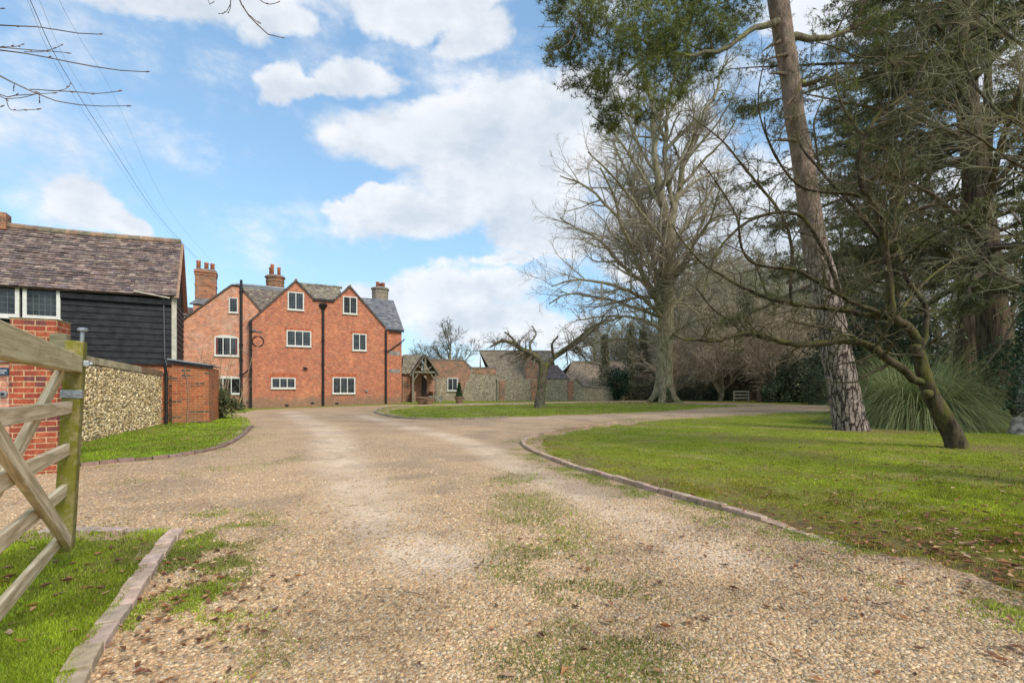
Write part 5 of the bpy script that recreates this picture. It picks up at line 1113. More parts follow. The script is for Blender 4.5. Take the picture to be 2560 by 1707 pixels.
mb = MB(); blobs = [(1450,70,-2.5,60),(1430,150,-1.5,42),(1500,30,-3,70),(1560,110,-3,70),(1520,170,-1.5,55),(1620,60,-2.5,75),(1640,160,-2,60),(1590,215,-2.5,50),(1510,235,-1,38),(1480,205,-2,38),(1690,100,-1.8,60),(1760,50,-1.5,60),(1700,200,-1,36),(1655,240,-2,34),(1570,270,-1.5,30),(1840,20,-.5,45),(1790,55,-1,50),(1735,165,-1,42),(1860,40,0,36),(1770,120,-.8,36),(1700,20,-2,60),(1500,300,-1.5,24),(1540,322,-1.5,15),(1620,285,-1.5,28),(1700,255,-1,26),(1440,200,-1.5,28),(1395,140,-2,26),(1800,90,-1,30),(1410,105,-2,32),(1400,0,-2,40),(1530,285,-2,22),
    (1450,-60,-2,90),(1600,-80,-2.5,110),(1760,-90,-1,100),(1900,-180,0,110),(1650,-230,1,110),(1800,-330,1,110),(1530,-190,1.5,80),(2100,-290,-.5,90),(2000,-420,0,110),(1860,-520,0,110),(2180,-260,-1,60),(1740,-420,1,80),(2150,50,1.5,34),(2110,205,-1,32),(2190,80,2,30),(1990,-560,0,80)]
for (px, py, dz, rp) in blobs:
    Z = ZP+dz; c0 = np.array(W(px, py, Z)); rad = rp/F*Z; n = int(420*(rad/.7)**2*.75)
    sub = ball(max(3, int(n/16)), c0, (rad, rad*1.2, rad*.75), .25); c = np.repeat(sub, 16, 0); c = c+rng.normal(size=c.shape)*np.array([.25, .25, .14])*min(1.2, rad+.25)
    br = np.repeat(rng.random((len(sub), 1)), 16, 0); cols = (np.array([.062, .080, .020])*(1-br)+np.array([.27, .29, .08])*br)*(.7+.6*rng.random((len(c), 1)))
    v, tt, cl = tufts(c, 17, .17, .0052, cols, .5); mb.add(v, t=tt, col=cl)
bl(mb, 'needles', M['needle'], t)

# ---------------------------------------------------------------- small bare tree in front
ZS = SMALL.y; t = root('bare_small_tree', 'small crooked bare tree with mossy spreading limbs, nearest tree on the right lawn', 'tree', SMALL)
mb = MB(); P, R = limb([(2398,1136,84),(2393,1124,66),(2382,1090,58),(2362,1050,57),(2340,1010,50),(2327,985,46),(2316,955,46),(2306,925,40),(2299,893,36),(2295,865,34),(2292,848,34)], ZS)
p, r = resample(P, R, 46); K = 24; v, q = tubes(p[None], r[None], K); cc = np.repeat(p, K, 0); ang = np.tile(np.arange(K)*2*math.pi/K, 46); v = cc+(v-cc)*(1+.22*(vnoise(ang*2, np.repeat(p[:, 2], K)*6, 1.0, 8, 3)-.5)*np.minimum(1, np.minimum(ang, 6.283-ang)*2))[:, None]
mb.add(v, q=q)
for (px, py, s) in ((2297,885,24),(2318,985,28),(2289,872,16)): mb.lathe([(.01, -.09), (.07, -.06), (.10, 0), (.08, .07), (.01, .09)], 10, tuple(W(px, py, ZS-.12)))
bl(mb, 'trunk', M['bark_d'], t, smooth=True)
sl_ = [([(2292,850,30),(2282,832,28),(2262,812,27),(2240,800,26),(2228,785,26),(2226,736,24),(2220,677,22),(2211,605,21),(2200,545,21),(2186,515,20),(2169,498,18),(2152,445,17),(2146,393,15),(2164,343,14),(2196,286,13),(2243,255,12),(2289,214,10),(2300,171,9),(2329,132,8),(2368,89,7),(2418,50,6),(2464,0,5),(2500,-50,3)], -1.2, .10),
       ([(2243,255,9),(2232,200,8),(2236,171,8),(2279,118,6),(2296,75,5),(2310,30,3)], -.4, .1), ([(2236,171,6),(2214,146,6),(2150,143,5),(2086,118,4),(2040,105,3)], -1.2, .1),
       ([(2296,868,20),(2313,855,16),(2314,815,15),(2315,772,15),(2298,740,14),(2270,702,13),(2249,639,12),(2240,590,11),(2236,540,10),(2257,489,10),(2261,457,9),(2257,361,8),(2273,321,7),(2280,257,5),(2290,200,3)], .9, .12),
       ([(2312,955,27),(2285,950,25),(2254,921,25),(2220,900,24),(2186,870,23),(2136,854,20),(2081,854,19),(2040,860,18),(1993,862,17),(1942,851,15),(1895,839,14),(1861,834,13),(1825,842,11),(1795,851,10),(1754,851,8),(1709,847,5),(1680,838,3)], -.9, .12),
       ([(2228,792,20),(2200,792,18),(2150,786,17),(2119,778,15),(2047,769,13),(1984,761,12),(1958,754,11),(1919,746,10),(1854,718,9),(1801,686,7),(1754,657,6),(1701,596,4),(1680,560,3)], .6, .12),
       ([(2222,790,16),(2190,778,15),(2152,765,14),(2102,740,12),(2026,694,11),(1984,674,10),(1926,668,8),(1876,653,7),(1854,618,6),(1847,571,5),(1852,520,3)], -1.4, .1),
       ([(2212,612,14),(2170,560,12),(2120,500,10),(2054,429,8),(2040,360,6),(2036,303,5),(2060,240,3)], 1.2, .1), ([(2190,520,12),(2146,489,11),(2095,482,9),(2021,475,7),(1971,439,6),(1921,350,4),(1911,293,3)], -1.6, .1),
       ([(1978,758,10),(1976,700,9),(1980,636,9),(1968,569,8),(1935,509,8),(1868,428,7),(1814,361,5),(1760,315,3),(1720,285,2)], 1.4, .1), ([(2102,740,12),(2070,650,11),(2030,575,10),(1995,537,10),(1930,533,9),(1860,560,8),(1800,620,6),(1772,680,4),(1760,730,2)], -1.0, .1), ([(1971,439,6),(1930,375,5),(1896,268,4),(1910,160,3),(1950,90,2)], -1.0, .1), ([(1854,618,6),(1840,540,5),(1800,470,4),(1750,400,2)], -.8, .1), ([(2054,429,7),(2000,360,5),(1985,260,4),(2010,180,2)], 1., .1), ([(1921,748,7),(1900,690,5),(1870,640,4),(1790,600,2)], 1., .1), ([(2240,798,11),(2280,740,9),(2330,690,8),(2390,650,6),(2450,640,4)], 1.4, .1), ([(2226,700,10),(2270,640,8),(2330,590,6),(2400,560,4)], -1.5, .1), ([(2164,343,8),(2120,290,7),(2090,210,5),(2100,120,3)], 1.0, .1),
       ([(2322,860,9),(2338,850,8),(2345,845,7)], -.2, .1), ([(2136,856,9),(2100,830,7),(2030,815,5),(1960,800,3)], -1.2, .1), ([(1861,834,6),(1820,800,5),(1780,770,4),(1740,720,3)], -.6, .1), ([(2257,361,5),(2300,330,4),(2370,300,3)], .5, .1)]
LP, LR = [], []
for pts, dz, wob in sl_:
    P, R = limb(pts, ZS, dz)
    R = R*1.0; mb = MB(); p, r = add_limb(mb, P, R, 40, 9, wob); bl(mb, 'limb', M['bark_d'], t, smooth=True); a, b_ = resample(P, R, 24); LP.append(a); LR.append(b_)
LP, LR = np.array(LP), np.array(LR); mb = MB(); tc_ = (.125, .105, .06)
P2, R2 = grow(LP, LR, 470, .15, 60, .20, .5, 9, .20, .26, .0055, .45, up2=.03, wt=.5, tpow=.8); put(mb, P2, R2, 4, tcol(470, 9, 4, tc_))
P3, R3 = grow(P2, R2, 2300, .1, 52, .5, .6, 7, .12, .24, .0036, .2, up2=.02); put(mb, P3, R3, 3, tcol(2300, 7, 3, tc_))
P4, R4 = grow(P3, R3, 6500, .15, 48, .55, .7, 5, .08, .2, .0025, .10); put(mb, P4, R4, 3, tcol(6500, 5, 3, (.165, .135, .085)))
bl(mb, 'crown', M['twig'], t)

# ---------------------------------------------------------------- bent old fruit tree on the island
ZA = APPLE.y; t = root('old_fruit_tree', 'short gnarled bare fruit tree with arching limbs on the island lawn', 'tree', APPLE)
mb = MB(); P, R = limb([(1350,1030,42),(1350,1020,32),(1351,1000,25),(1353,975,22),(1356,945,22),(1359,925,23),(1361,912,20)], ZA); add_limb(mb, P, R, 20, 16, .06); bl(mb, 'trunk', M['bark_a'], t, smooth=True)
al = [([(1360,922,18),(1348,900,14),(1330,884,13),(1304,872,12),(1280,858,10),(1258,852,8),(1240,858,6),(1226,868,4)], -1), ([(1352,905,7),(1335,900,6),(1310,886,5),(1275,882,4),(1248,892,3)], 1), ([(1362,920,17),(1378,900,14),(1400,882,13),(1436,860,11),(1468,836,10),(1495,812,8),(1525,790,5)], .8), ([(1400,880,9),(1425,862,8),(1452,840,7),(1482,815,5),(1520,800,3)], -1.4), ([(1330,884,7),(1325,860,6),(1340,835,4),(1330,815,3)], .8), ([(1436,860,7),(1450,880,5),(1470,905,4),(1500,912,3)], -1), ([(1300,870,7),(1280,845,6),(1262,830,4)], 1.2), ([(1385,893,7),(1380,862,6),(1395,840,4)], -.8)]
LP, LR = [], []
for pts, dz in al:
    P, R = limb(pts, ZA, dz); mb = MB(); add_limb(mb, P, R, 20, 8, .06); bl(mb, 'limb', M['bark_a'], t, smooth=True); a, b_ = resample(P, R, 16); LP.append(a); LR.append(b_)
LP, LR = np.array(LP), np.array(LR); mb = MB(); P2, R2 = grow(LP, LR, 150, .2, 62, .34, .34, 8, .12, .2, .009, .5, up2=-.07); put(mb, P2, R2, 4, tcol(150, 8, 4, (.22, .18, .13)))
P3, R3 = grow(P2, R2, 900, .1, 55, .55, .6, 6, -.04, .26, .0065, .3, up2=-.04); put(mb, P3, R3, 3, tcol(900, 6, 3, (.22, .18, .13))); P4, R4 = grow(P3, R3, 1800, .1, 48, .5, .6, 4, -.05, .22, .0052, .22); put(mb, P4, R4, 3, tcol(1800, 4, 3, (.22, .18, .13))); bl(mb, 'crown', M['twig'], t)

# ---------------------------------------------------------------- generic bare tree, copied for the wood
def bare_tree(name, label, g, Ht, spread, rt, mt, col, nn=(26, 150, 700, 1500), group=None, minr=.012, lean=(0, 0), t0=.25, up=.25, seed=0, cat='tree'):
    t = root(name, label, cat, g, group); g = np.array(g); mb = MB()
    P = np.array([g+np.array([lean[0]*k*k, lean[1]*k*k, Ht*.72*k-.15*(k == 0)])+(rng.normal(size=3)*[.12, .12, 0]*(k > 0)*spread*.3) for k in np.linspace(0, 1, 6)]); R = rt*np.array([1.35, 1, .85, .65, .42, .15])
    p, r = add_limb(mb, P, R, 18, 10, .05); bl(mb, 'trunk', mt, t, smooth=True)
    mb = MB(); lf = spread/Ht*1.25
    P2, R2 = grow(p[None], r[None], nn[0], t0, 48, lf, .55, 9, up, .10, minr*1.6, .6, up2=.03); put(mb, P2, R2, 5, tcol(nn[0], 9, 5, col))
    P3, R3 = grow(P2, R2, nn[1], .15, 38, .55, .6, 7, .12, .12, minr*1.25, .5, up2=.03); put(mb, P3, R3, 3, tcol(nn[1], 7, 3, col))
    P4, R4 = grow(P3, R3, nn[2], .1, 36, .55, .65, 5, .08, .13, minr, .35); put(mb, P4, R4, 3, tcol(nn[2], 5, 3, col))
    P5, R5 = grow(P4, R4, nn[3], .1, 34, .6, .75, 4, .05, .13, minr*.8, .3); put(mb, P5, R5, 3, tcol(nn[3], 4, 3, np.array(col)*1.05)); bl(mb, 'crown', M['twig'], t); return t
gb = (.17, .15, .115)
bare_tree('bare_tree', 'round-headed bare tree rising beyond the walls between house and fruit tree', (W(1125, HZ, 66).x, 66, 0), 11.0, 5.0, .28, M['bark_b'], (.20, .18, .15), (26, 170, 800, 1700), minr=.022, t0=.2)
bare_tree('bare_tree', 'smaller bare tree close beside the house, left of the round-headed one', (W(1065, HZ, 68).x, 68, 0), 8.2, 4.2, .22, M['bark_b'], (.20, .18, .15), (22, 120, 500, 1000), minr=.022)
bare_tree('bare_tree', 'faint bare treetop showing above the left end of the barn roof', (W(5, HZ, 40).x-.3, 40, 0), 18.5, 6.0, .3, M['bark_b'], (.19, .16, .15), (24, 150, 700, 1300), minr=.014)
# woodland behind the drive
wood_src = [bare_tree('woodland_tree', 'x', (0, 0, 0), H_, sp, r_, M['bark_b'], c_, (30, 200, 950, 1900), minr=.017, t0=t_, up=u_) for (H_, sp, r_, c_, t_, u_) in
            ((13.5, 5.0, .24, (.36, .32, .23), .18, .2), (11, 5.0, .2, (.37, .32, .23), .12, .15), (15, 4.6, .26, (.33, .31, .20), .25, .3), (8, 4.2, .14, (.40, .325, .235), .08, .1))]
spots = [(1490,64,2,.9),(1540,62,0,.85),(1585,58,1,.9),(1640,56,3,1.1),(1700,49,0,.85),(1745,46,1,.9),(1780,54,2,.9),(1830,50,0,.9),(1880,46,3,1.15),(1925,52,2,.95),(1975,44,1,1.0),(2010,50,0,1.0),(2050,42,2,.9),(2130,46,0,1.0),(2190,40,1,1.0),(2240,44,2,1.1),(2310,38,0,1.0),(2380,40,1,1.1),(2450,36,2,1.0),(2540,34,0,1.0),(2620,32,2,1.1),(1800,43,3,1.1),(2090,38,3,1.1),(1720,58,2,1.35),(1765,60,0,1.6),(1815,62,2,1.6),(1865,57,0,1.5),(1910,60,2,1.5),(1950,58,1,1.8),(1995,56,2,1.4),(2070,55,0,1.5),(1740,53,1,1.5),(1840,52,0,1.4),(1890,54,1,1.6),(1930,40,3,1.1),(1690,44,3,1.0),(1705,53,0,1.3),(1790,57,2,1.5),(1825,47,0,1.05),(1860,50,2,1.1),(1900,49,0,1.1),(1945,47,2,1.1),(1960,52,0,1.3),(2030,46,1,1.2),(2110,48,2,1.3),(1610,60,0,1.1),(1555,66,2,1.0),(2160,44,0,1.1)]
used = set()
for i, (px, Z, k, s) in enumerate(spots):
    if k in used: o = copy_tree(wood_src[k])
    else: o = wood_src[k]; used.add(k)
    o.location = (W(px, HZ, Z).x, Z, 0); o.rotation_euler = (0, 0, i*1.9); o.scale = (s, s, s*(.92+.03*(i % 5)))
    o['label'] = ['brown bare woodland tree standing beyond the drive', 'reddish brown bare tree among the woodland beyond the drive', 'tall greenish bare woodland tree beyond the drive', 'low russet bare tree at the woodland edge'][k]; o['group'] = 'bare woodland trees beyond the drive'
# far mass of twigs and hedge closing the view
def mass(name, label, px0, px1, Z0, Z1, h0, h1, n, a, b_, L, wd, kind='stuff'):
    px = px0+(px1-px0)*rng.random(n); Z = Z0+(Z1-Z0)*rng.random(n); x = (px-1280)/F*Z; top = h0+(h1-h0)*vnoise(x, Z, 3.0, 77); z = top*rng.random(n)**.85
    tn = vnoise(x*1.3, z*2.2+Z, 1.0, 12)[:, None]; cols = (np.array(a)*(1-tn)+np.array(b_)*tn)*(.6+.8*rng.random((n, 1)))
    mb = MB(); v, t_, c = leafcloud(np.stack([x, Z, z], 1), L, wd, cols); mb.add(v, t=t_, col=c); return mb.build(name, M['leaf'], label=label, cat='undergrowth', kind=kind)
mass('distant_wood', 'far-off brown winter wood closing the view behind the bare trees', 1480, 2900, 56, 66, 3.5, 10.5, 95000, (.24, .225, .14), (.46, .40, .27), .34, .05)
mass('undergrowth', 'tangled brown and green undergrowth along the woodland edge', 1480, 2750, 44, 50, .8, 3.0, 26000, (.10, .125, .06), (.36, .31, .19), .2, .045)
mass('undergrowth', 'russet bramble thicket behind the drive left of the pine', 1790, 2110, 43.5, 47, 3.0, 5.4, 17000, (.20, .15, .10), (.42, .26, .19), .16, .022)
# green twig mass behind the low wall end (left of the beech)
mass('undergrowth', 'green-brown scrub beyond the far end of the garden wall', 1545, 1660, 46, 52, 1.2, 3.2, 9000, (.06, .065, .03), (.20, .15, .10), .2, .03)
# conical ivy-clad stems left of the beech
for i, (px, Z, hh, w_) in enumerate(((1512, 50, 6.6, .65), (1576, 52, 8.0, .9), (1607, 54, 7.6, .9))):
    x0 = W(px, HZ, Z).x; t = root('ivy_clad_tree', ('slim ivy-clad trunk nearest the end of the garden wall', 'middle ivy-clad trunk left of the great beech', 'broad ivy-clad trunk close left of the great beech')[i], 'tree', (x0, Z, 0), 'ivy-clad trunks left of the beech'); mb = MB(); mb.tube([(x0, Z, 0), (x0+.1, Z, hh*.6), (x0, Z, hh)], [.25, .2, .05], 8); bl(mb, 'trunk', M['bark_b'], t)
    n = 2600; z = hh*rng.random(n)**1.1; rr_ = w_*(1-.6*z/hh)*(.3+1.0*rng.random(n))*(.6+.8*vnoise(z*3, z*0+i*9, 1.0, 6)); th = rng.random(n)*6.28; mb = MB(); v, tt, cl = leafcloud(np.stack([x0+rr_*np.cos(th), Z+rr_*np.sin(th), z], 1), .2, .08, shade(n, (.16, .155, .085), (.34, .30, .19))); mb.add(v, t=tt, col=cl); bl(mb, 'ivy', M['leaf'], t)
def bush(name, label, px, Z, cz, rad, n, a, b_, L=.14, wd=.05, cat='shrub', group=None, nz=.2):
    x0 = W(px, HZ, Z).x; t = root(name, label, cat, (x0, Z, 0), group)
    mb = MB(); base = np.array([x0, Z, 0.])
    P = np.array([[base, base+[dx, dy, cz*.6], base+[dx*2, dy*2, cz*1.2]] for dx, dy in rng.normal(size=(7, 2))*np.array([rad[0], rad[1]])*.25]); put(mb, P, np.full((7, 3), .04)*[1.3, 1, .4], 5, tcol(7, 3, 5, (.10, .08, .05))); bl(mb, 'stems', M['twig'], t)
    k = max(10, n//60); sub = ball(k, (x0, Z, cz), rad, .5); sub[:, 2] = np.abs(sub[:, 2]); c = np.repeat(sub, n//k, 0); c = c+rng.normal(size=c.shape)*min(rad)*.22; c[:, 2] = np.maximum(c[:, 2], .03); br = np.repeat(rng.random((k, 1)), n//k, 0)
    cols = (np.array(a)*(1-br)+np.array(b_)*br)*(.7+.6*rng.random((len(c), 1))); mb = MB(); v, tt, cl = leafcloud(c, L, wd, cols, nz); mb.add(v, t=tt, col=cl); bl(mb, 'foliage', M['leaf'], t); return t
bush('evergreen_bush', 'dark glossy evergreen bush left of the leaning pine trunk', 2015, 38, 1.5, (2.2, 1.8, 2.0), 8000, (.04, .06, .033), (.13, .17, .09), .18, .06)
bush('evergreen_bush', 'second dark evergreen bush half hidden by the pine trunk', 2085, 33, 1.4, (1.6, 1.6, 2.2), 6000, (.04, .06, .033), (.13, .17, .09), .18, .06)
bush('holly', 'narrow dark green holly behind the pale hurdle', 1835, 47, 2.2, (2.0, 1.4, 2.4), 6000, (.03, .06, .03), (.10, .15, .075), .18, .07)
bush('laurel', 'grey-green low bush right of the tree stump', 1945, 38, .7, (1.3, 1.0, .8), 3500, (.05, .08, .045), (.13, .17, .09), .14, .05)
bush('laurel', 'grey-green low hedge bush between the beech and the pale hurdle', 1760, 44, .55, (2.6, .8, .7), 4500, (.06, .085, .05), (.15, .175, .11), .14, .05)
bush('evergreen_bush', 'big dark shrub behind the pampas clump', 2190, 21, 2.6, (2.2, 1.8, 2.2), 11000, (.035, .05, .028), (.12, .145, .08), .14, .05)
bush('holly', 'dark evergreen shrub at the far end of the garden wall', 1545, 44, 1.5, (.9, .9, 1.5), 3000, (.015, .04, .02), (.05, .10, .05), .16, .06)
bush('evergreen_bush', 'dark ivy mass below the conifers at the right edge', 2560, 15.5, 1.0, (1.5, 1.2, 1.6), 7000, (.03, .05, .022), (.11, .14, .07), .10, .04)
g = gnd(548, 1050); t = bush('garden_shrub', 'small leggy shrub with bare stems against the house beside the brick outbuilding', 548, g.y, .55, (.7, .5, .45), 2600, (.05, .085, .03), (.20, .20, .09), .11, .03); t.location.z = g.z
mb = MB(); P = np.array([[[g.x+a, g.y, g.z], [g.x+a+b_*.4, g.y+.1, g.z+.9], [g.x+a+b_, g.y+.1, g.z+1.9+.5*rng.random()]] for a, b_ in zip(rng.normal(size=12)*.25, rng.normal(size=12)*.6)]); put(mb, P, np.full((12, 3), .018)*[1.4, 1, .5], 5, tcol(12, 3, 5, (.33, .25, .14))); P3, R3 = grow(P, np.full((12, 3), .014), 70, .2, 40, .4, .6, 4, .1, .15, .008, .2); put(mb, P3, R3, 3, tcol(70, 4, 3, (.33, .25, .14))); bl(mb, 'bare_stems', M['twig'], t)
# clipped cone in its planter
g = gnd(1148, 1008); n = 1500; z = rng.random(n)*1.0; th = rng.random(n)*6.28; rr_ = .24*(1-z*.9)*(.8+.3*rng.random(n)); mb = MB(); v, tt, cl = leafcloud(np.stack([rr_*np.cos(th), rr_*np.sin(th), .5+z], 1), .07, .03, shade(n, (.015, .05, .015), (.05, .11, .03))); mb.add(v, t=tt, col=cl); tp['label'] = 'clay planter with a clipped dark evergreen cone by the window wall'; mb.build('topiary', M['leaf'], tp)

# ---------------------------------------------------------------- dark conifers on the right
def conifer(label, px, Z, Ht, rt, lean, tiers, reach, n_t, a, b_, z0, seed=0, lmb=.25, bias=None):
    x0 = W(px, HZ, Z).x; t = root('conifer', label, 'tree', (x0, Z, 0), 'dark conifers on the right'); base = np.array([x0, Z, 0.])
    mb = MB(); P = np.array([base+[lean*k, 0, Ht*k-.2*(k == 0)] for k in np.linspace(0, 1, 6)]); R = rt*np.array([1.35, 1, .85, .65, .4, .08]); p, r = add_limb(mb, P, R, 24, 16, .05); bl(mb, 'trunk', M['bark_c'], t, smooth=True)
    mb = MB(); P2, R2 = grow(p[None], r[None], tiers, z0, 82, reach/Ht*1.35, .3, 9, .12, .07, .02, 1.0, up2=-.02, flat=.3, taper=.8, bias=bias); put(mb, P2, R2, 5, tcol(tiers, 9, 5, (.12, .09, .06)))
    P3, R3 = grow(P2, R2, tiers*9, .15, 55, .38, .5, 5, -.05, .10, .009, .4, flat=.25); put(mb, P3, R3, 3, tcol(tiers*9, 5, 3, (.12, .095, .06))); bl(mb, 'branches', M['twig'], t)
    j = rng.integers(0, len(P3), n_t); k = rng.random(n_t)*3.99; i = k.astype(int); c = P3[j, i]*(1-(k-i))[:, None]+P3[j, i+1]*(k-i)[:, None]+rng.normal(size=(n_t, 3))*[.16, .16, .07]
    br = rng.random((len(P3), 1))[j]; cols = (np.array(a)*(1-br)+np.array(b_)*br)*(.7+.6*rng.random((n_t, 1))); mb = MB(); v, tt, cl = tufts(c, 9, .15, .011, cols, -.05, .25); mb.add(v, t=tt, col=cl); bl(mb, 'foliage', M['needle'], t); return t
conifer('massive dark conifer trunk behind the pampas, at the right edge', 2512, 17.5, 22, .44, -2.6, 62, 6.2, 30000, (.065, .074, .03), (.24, .245, .095), .17, bias=(-.6, -.1, 0))
conifer('dark conifer with a reddish fissured trunk, between the pampas and the massive conifer', 2412, 22, 24, .36, .5, 56, 5.5, 24000, (.065, .075, .032), (.24, .245, .095), .20, bias=(-.5, 0, 0))
conifer('paler buff-barked conifer trunk close left of the massive one', 2462, 23.5, 21, .34, .2, 40, 4.5, 14000, (.065, .075, .032), (.24, .245, .095), .28)
conifer('conifer standing furthest left behind the leaning pine', 2235, 27, 19, .3, 0, 52, 4.6, 20000, (.07, .085, .04), (.25, .26, .12), .30)

# ---------------------------------------------------------------- bare tree just outside the right edge, its limbs reaching in
o2 = root('overhanging_tree', 'bare tree at the right edge whose tangled greenish limbs reach into the picture', 'tree', (6.6, 4.9, 0))
mb = MB(); P = np.array([(6.6, 5.3, -.2), (6.65, 5.4, 1.2), (6.75, 5.6, 2.6), (6.9, 5.9, 4.2), (7.0, 6.2, 6), (7.1, 6.4, 8)]); R = np.array([.24, .18, .16, .13, .09, .03]); add_limb(mb, P, R, 20, 12, .05); bl(mb, 'trunk', M['bark_d'], o2, smooth=True)
ol = [([(2700,420,24),(2620,360,20),(2560,312,16),(2500,285,12),(2470,255,10),(2440,215,8),(2415,160,6),(2395,100,4),(2400,40,3)], 5.9, .8), ([(2720,520,20),(2640,470,16),(2560,420,11),(2500,385,9),(2440,340,7),(2380,310,4)], 6.0, -.5), ([(2700,250,16),(2620,180,13),(2560,120,9),(2500,70,7),(2430,20,5),(2370,-30,3)], 6.2, .6), ([(2740,760,18),(2650,740,14),(2560,712,10),(2500,690,7),(2450,655,5),(2400,640,3)], 5.6, .4), ([(2720,330,14),(2640,300,11),(2560,305,8),(2470,300,6),(2400,270,4),(2330,250,3)], 6.3, 1.2), ([(2700,120,14),(2600,60,11),(2540,-20,8)], 6.4, 0), ([(2720,620,14),(2640,600,11),(2560,600,8),(2480,560,5),(2400,520,3)], 6.1, .8)]
LP, LR = [], []
for pts, Z, dz in ol:
    P, R = limb(pts, Z, dz); P = np.concatenate([[np.array([6.75+.04*P[0, 2], 5.5+.12*P[0, 2], P[0, 2]-.3])], P]); R = np.concatenate([[R[0]*1.2], R]); mb = MB(); add_limb(mb, P, R, 26, 8, .2); bl(mb, 'limb', M['bark_d'], o2, smooth=True); a, b_ = resample(P, R, 16); LP.append(a); LR.append(b_)
LP, LR = np.array(LP), np.array(LR); mb = MB(); P2, R2 = grow(LP, LR, 110, .25, 48, .42, .5, 8, .05, .13, .0045, .4); put(mb, P2, R2, 4, tcol(110, 8, 4, (.26, .23, .135)))
P3, R3 = grow(P2, R2, 520, .1, 42, .5, .6, 6, .02, .13, .0032, .25); put(mb, P3, R3, 3, tcol(520, 6, 3, (.28, .245, .16))); P4, R4 = grow(P3, R3, 900, .1, 38, .5, .7, 4, .0, .12, .0024, .15); put(mb, P4, R4, 3, tcol(900, 4, 3, (.28, .245, .16))); bl(mb, 'crown', M['twig'], o2)

# ---------------------------------------------------------------- pampas clump
gP = gnd(2350, 1074); gP = Vector((gP.x, gP.y+.9, gP.z)); t = root('pampas_grass', 'great fountain-shaped clump of pampas grass behind the small bare tree', 'plant', gP)
def ribbons(n, base_r, L0, L1, w0, z_up, cols, m=8, sx_=1., ctr=None):
    ctr = np.array(ctr if ctr is not None else gP); a = rng.random(n)*2*math.pi; br = base_r*np.sqrt(rng.random(n)); base = ctr+np.stack([np.cos(a)*br, np.sin(a)*br, 0*a], 1); L = L0+(L1-L0)*rng.random(n)
    el = np.radians(48+38*rng.random(n)); a2 = a+rng.normal(size=n)*.35; d = np.stack([np.cos(a2)*np.cos(el)*sx_, np.sin(a2)*np.cos(el), np.sin(el)*z_up], 1); d /= np.linalg.norm(d, axis=1, keepdims=True)
    P = np.empty((n, m, 3)); P[:, 0] = base; g_ = (.26+.22*rng.random(n))
    for k in range(1, m): d = d.copy(); d[:, 2] -= g_; d /= np.linalg.norm(d, axis=1, keepdims=True); P[:, k] = P[:, k-1]+d*(L/(m-1))[:, None]
    P[:, :, 2] = np.maximum(P[:, :, 2], ctr[2]+.02); s = np.stack([-np.sin(a2), np.cos(a2), 0*a2], 1)[:, None]*(w0*(1-np.linspace(0, 1, m)**2*.9))[None, :, None]
    V = np.stack([P-s, P+s], 2).reshape(-1, 3); j = np.arange(m-1)*2; q = np.stack([j, j+1, j+3, j+2], 1)[None]+(np.arange(n)*m*2)[:, None, None]; return V, q.reshape(-1, 4), np.repeat(cols, m*2, 0)
mb = MB(); v, q, c = ribbons(6500, .8, 1.5, 3.15, .0075, 1.3, shade(6500, (.11, .145, .05), (.46, .52, .22)), sx_=1.15); mb.add(v, q=q, col=c)
v, q, c = ribbons(1300, .7, 1.3, 2.8, .006, 1.1, shade(1300, (.30, .23, .12), (.42, .34, .2)), sx_=1.1); mb.add(v, q=q, col=c); bl(mb, 'leaves', M['grass'], t)
# ---------------------------------------------------------------- ivied birch at the right edge
gB = gnd(2545, 1090); t = root('silver_birch', 'white-barked birch trunk wrapped in ivy at the extreme right edge', 'tree', gB); mb = MB(); P, R = limb([(2556,1100,92),(2556,1085,74),(2560,1040,56),(2566,980,48),(2572,900,44),(2580,780,40),(2592,600,36),(2600,350,30),(2604,100,24),(2606,-200,12)], gB.y); p, r = add_limb(mb, P, R, 30, 16, .05); bl(mb, 'trunk', M['bark_w'], t, smooth=True)
n = 9000; zf = rng.random(n)**1.2; k = zf*(len(p)-1.01)*.75; i = k.astype(int); c = p[i]*(1-(k-i))[:, None]+p[i+1]*(k-i)[:, None]; th = rng.random(n)*6.28; rr_ = r[i]*(1.05+.8*rng.random(n)*(zf > .08)); c = c+np.stack([np.cos(th)*rr_, np.sin(th)*rr_, 0*th], 1); ok = (vnoise(th*2, c[:, 2]*1.5, 1., 4) > .38) & (c[:, 2] > .5); c = c[ok]
mb = MB(); v, tt, cl = leafcloud(c, .07, .03, shade(len(c), (.03, .06, .025), (.14, .18, .10))); mb.add(v, t=tt, col=cl); bl(mb, 'ivy', M['leaf'], t)
mb = MB(); P2, R2 = grow(p[None], r[None], 26, .35, 40, .18, .4, 8, .1, .12, .012, 1.2); put(mb, P2, R2, 4, tcol(26, 8, 4, (.2, .16, .12))); P3, R3 = grow(P2, R2, 200, .1, 40, .45, .5, 5, -.05, .12, .005, .4); put(mb, P3, R3, 3, tcol(200, 5, 3, (.18, .13, .10))); bl(mb, 'crown', M['twig'], t)

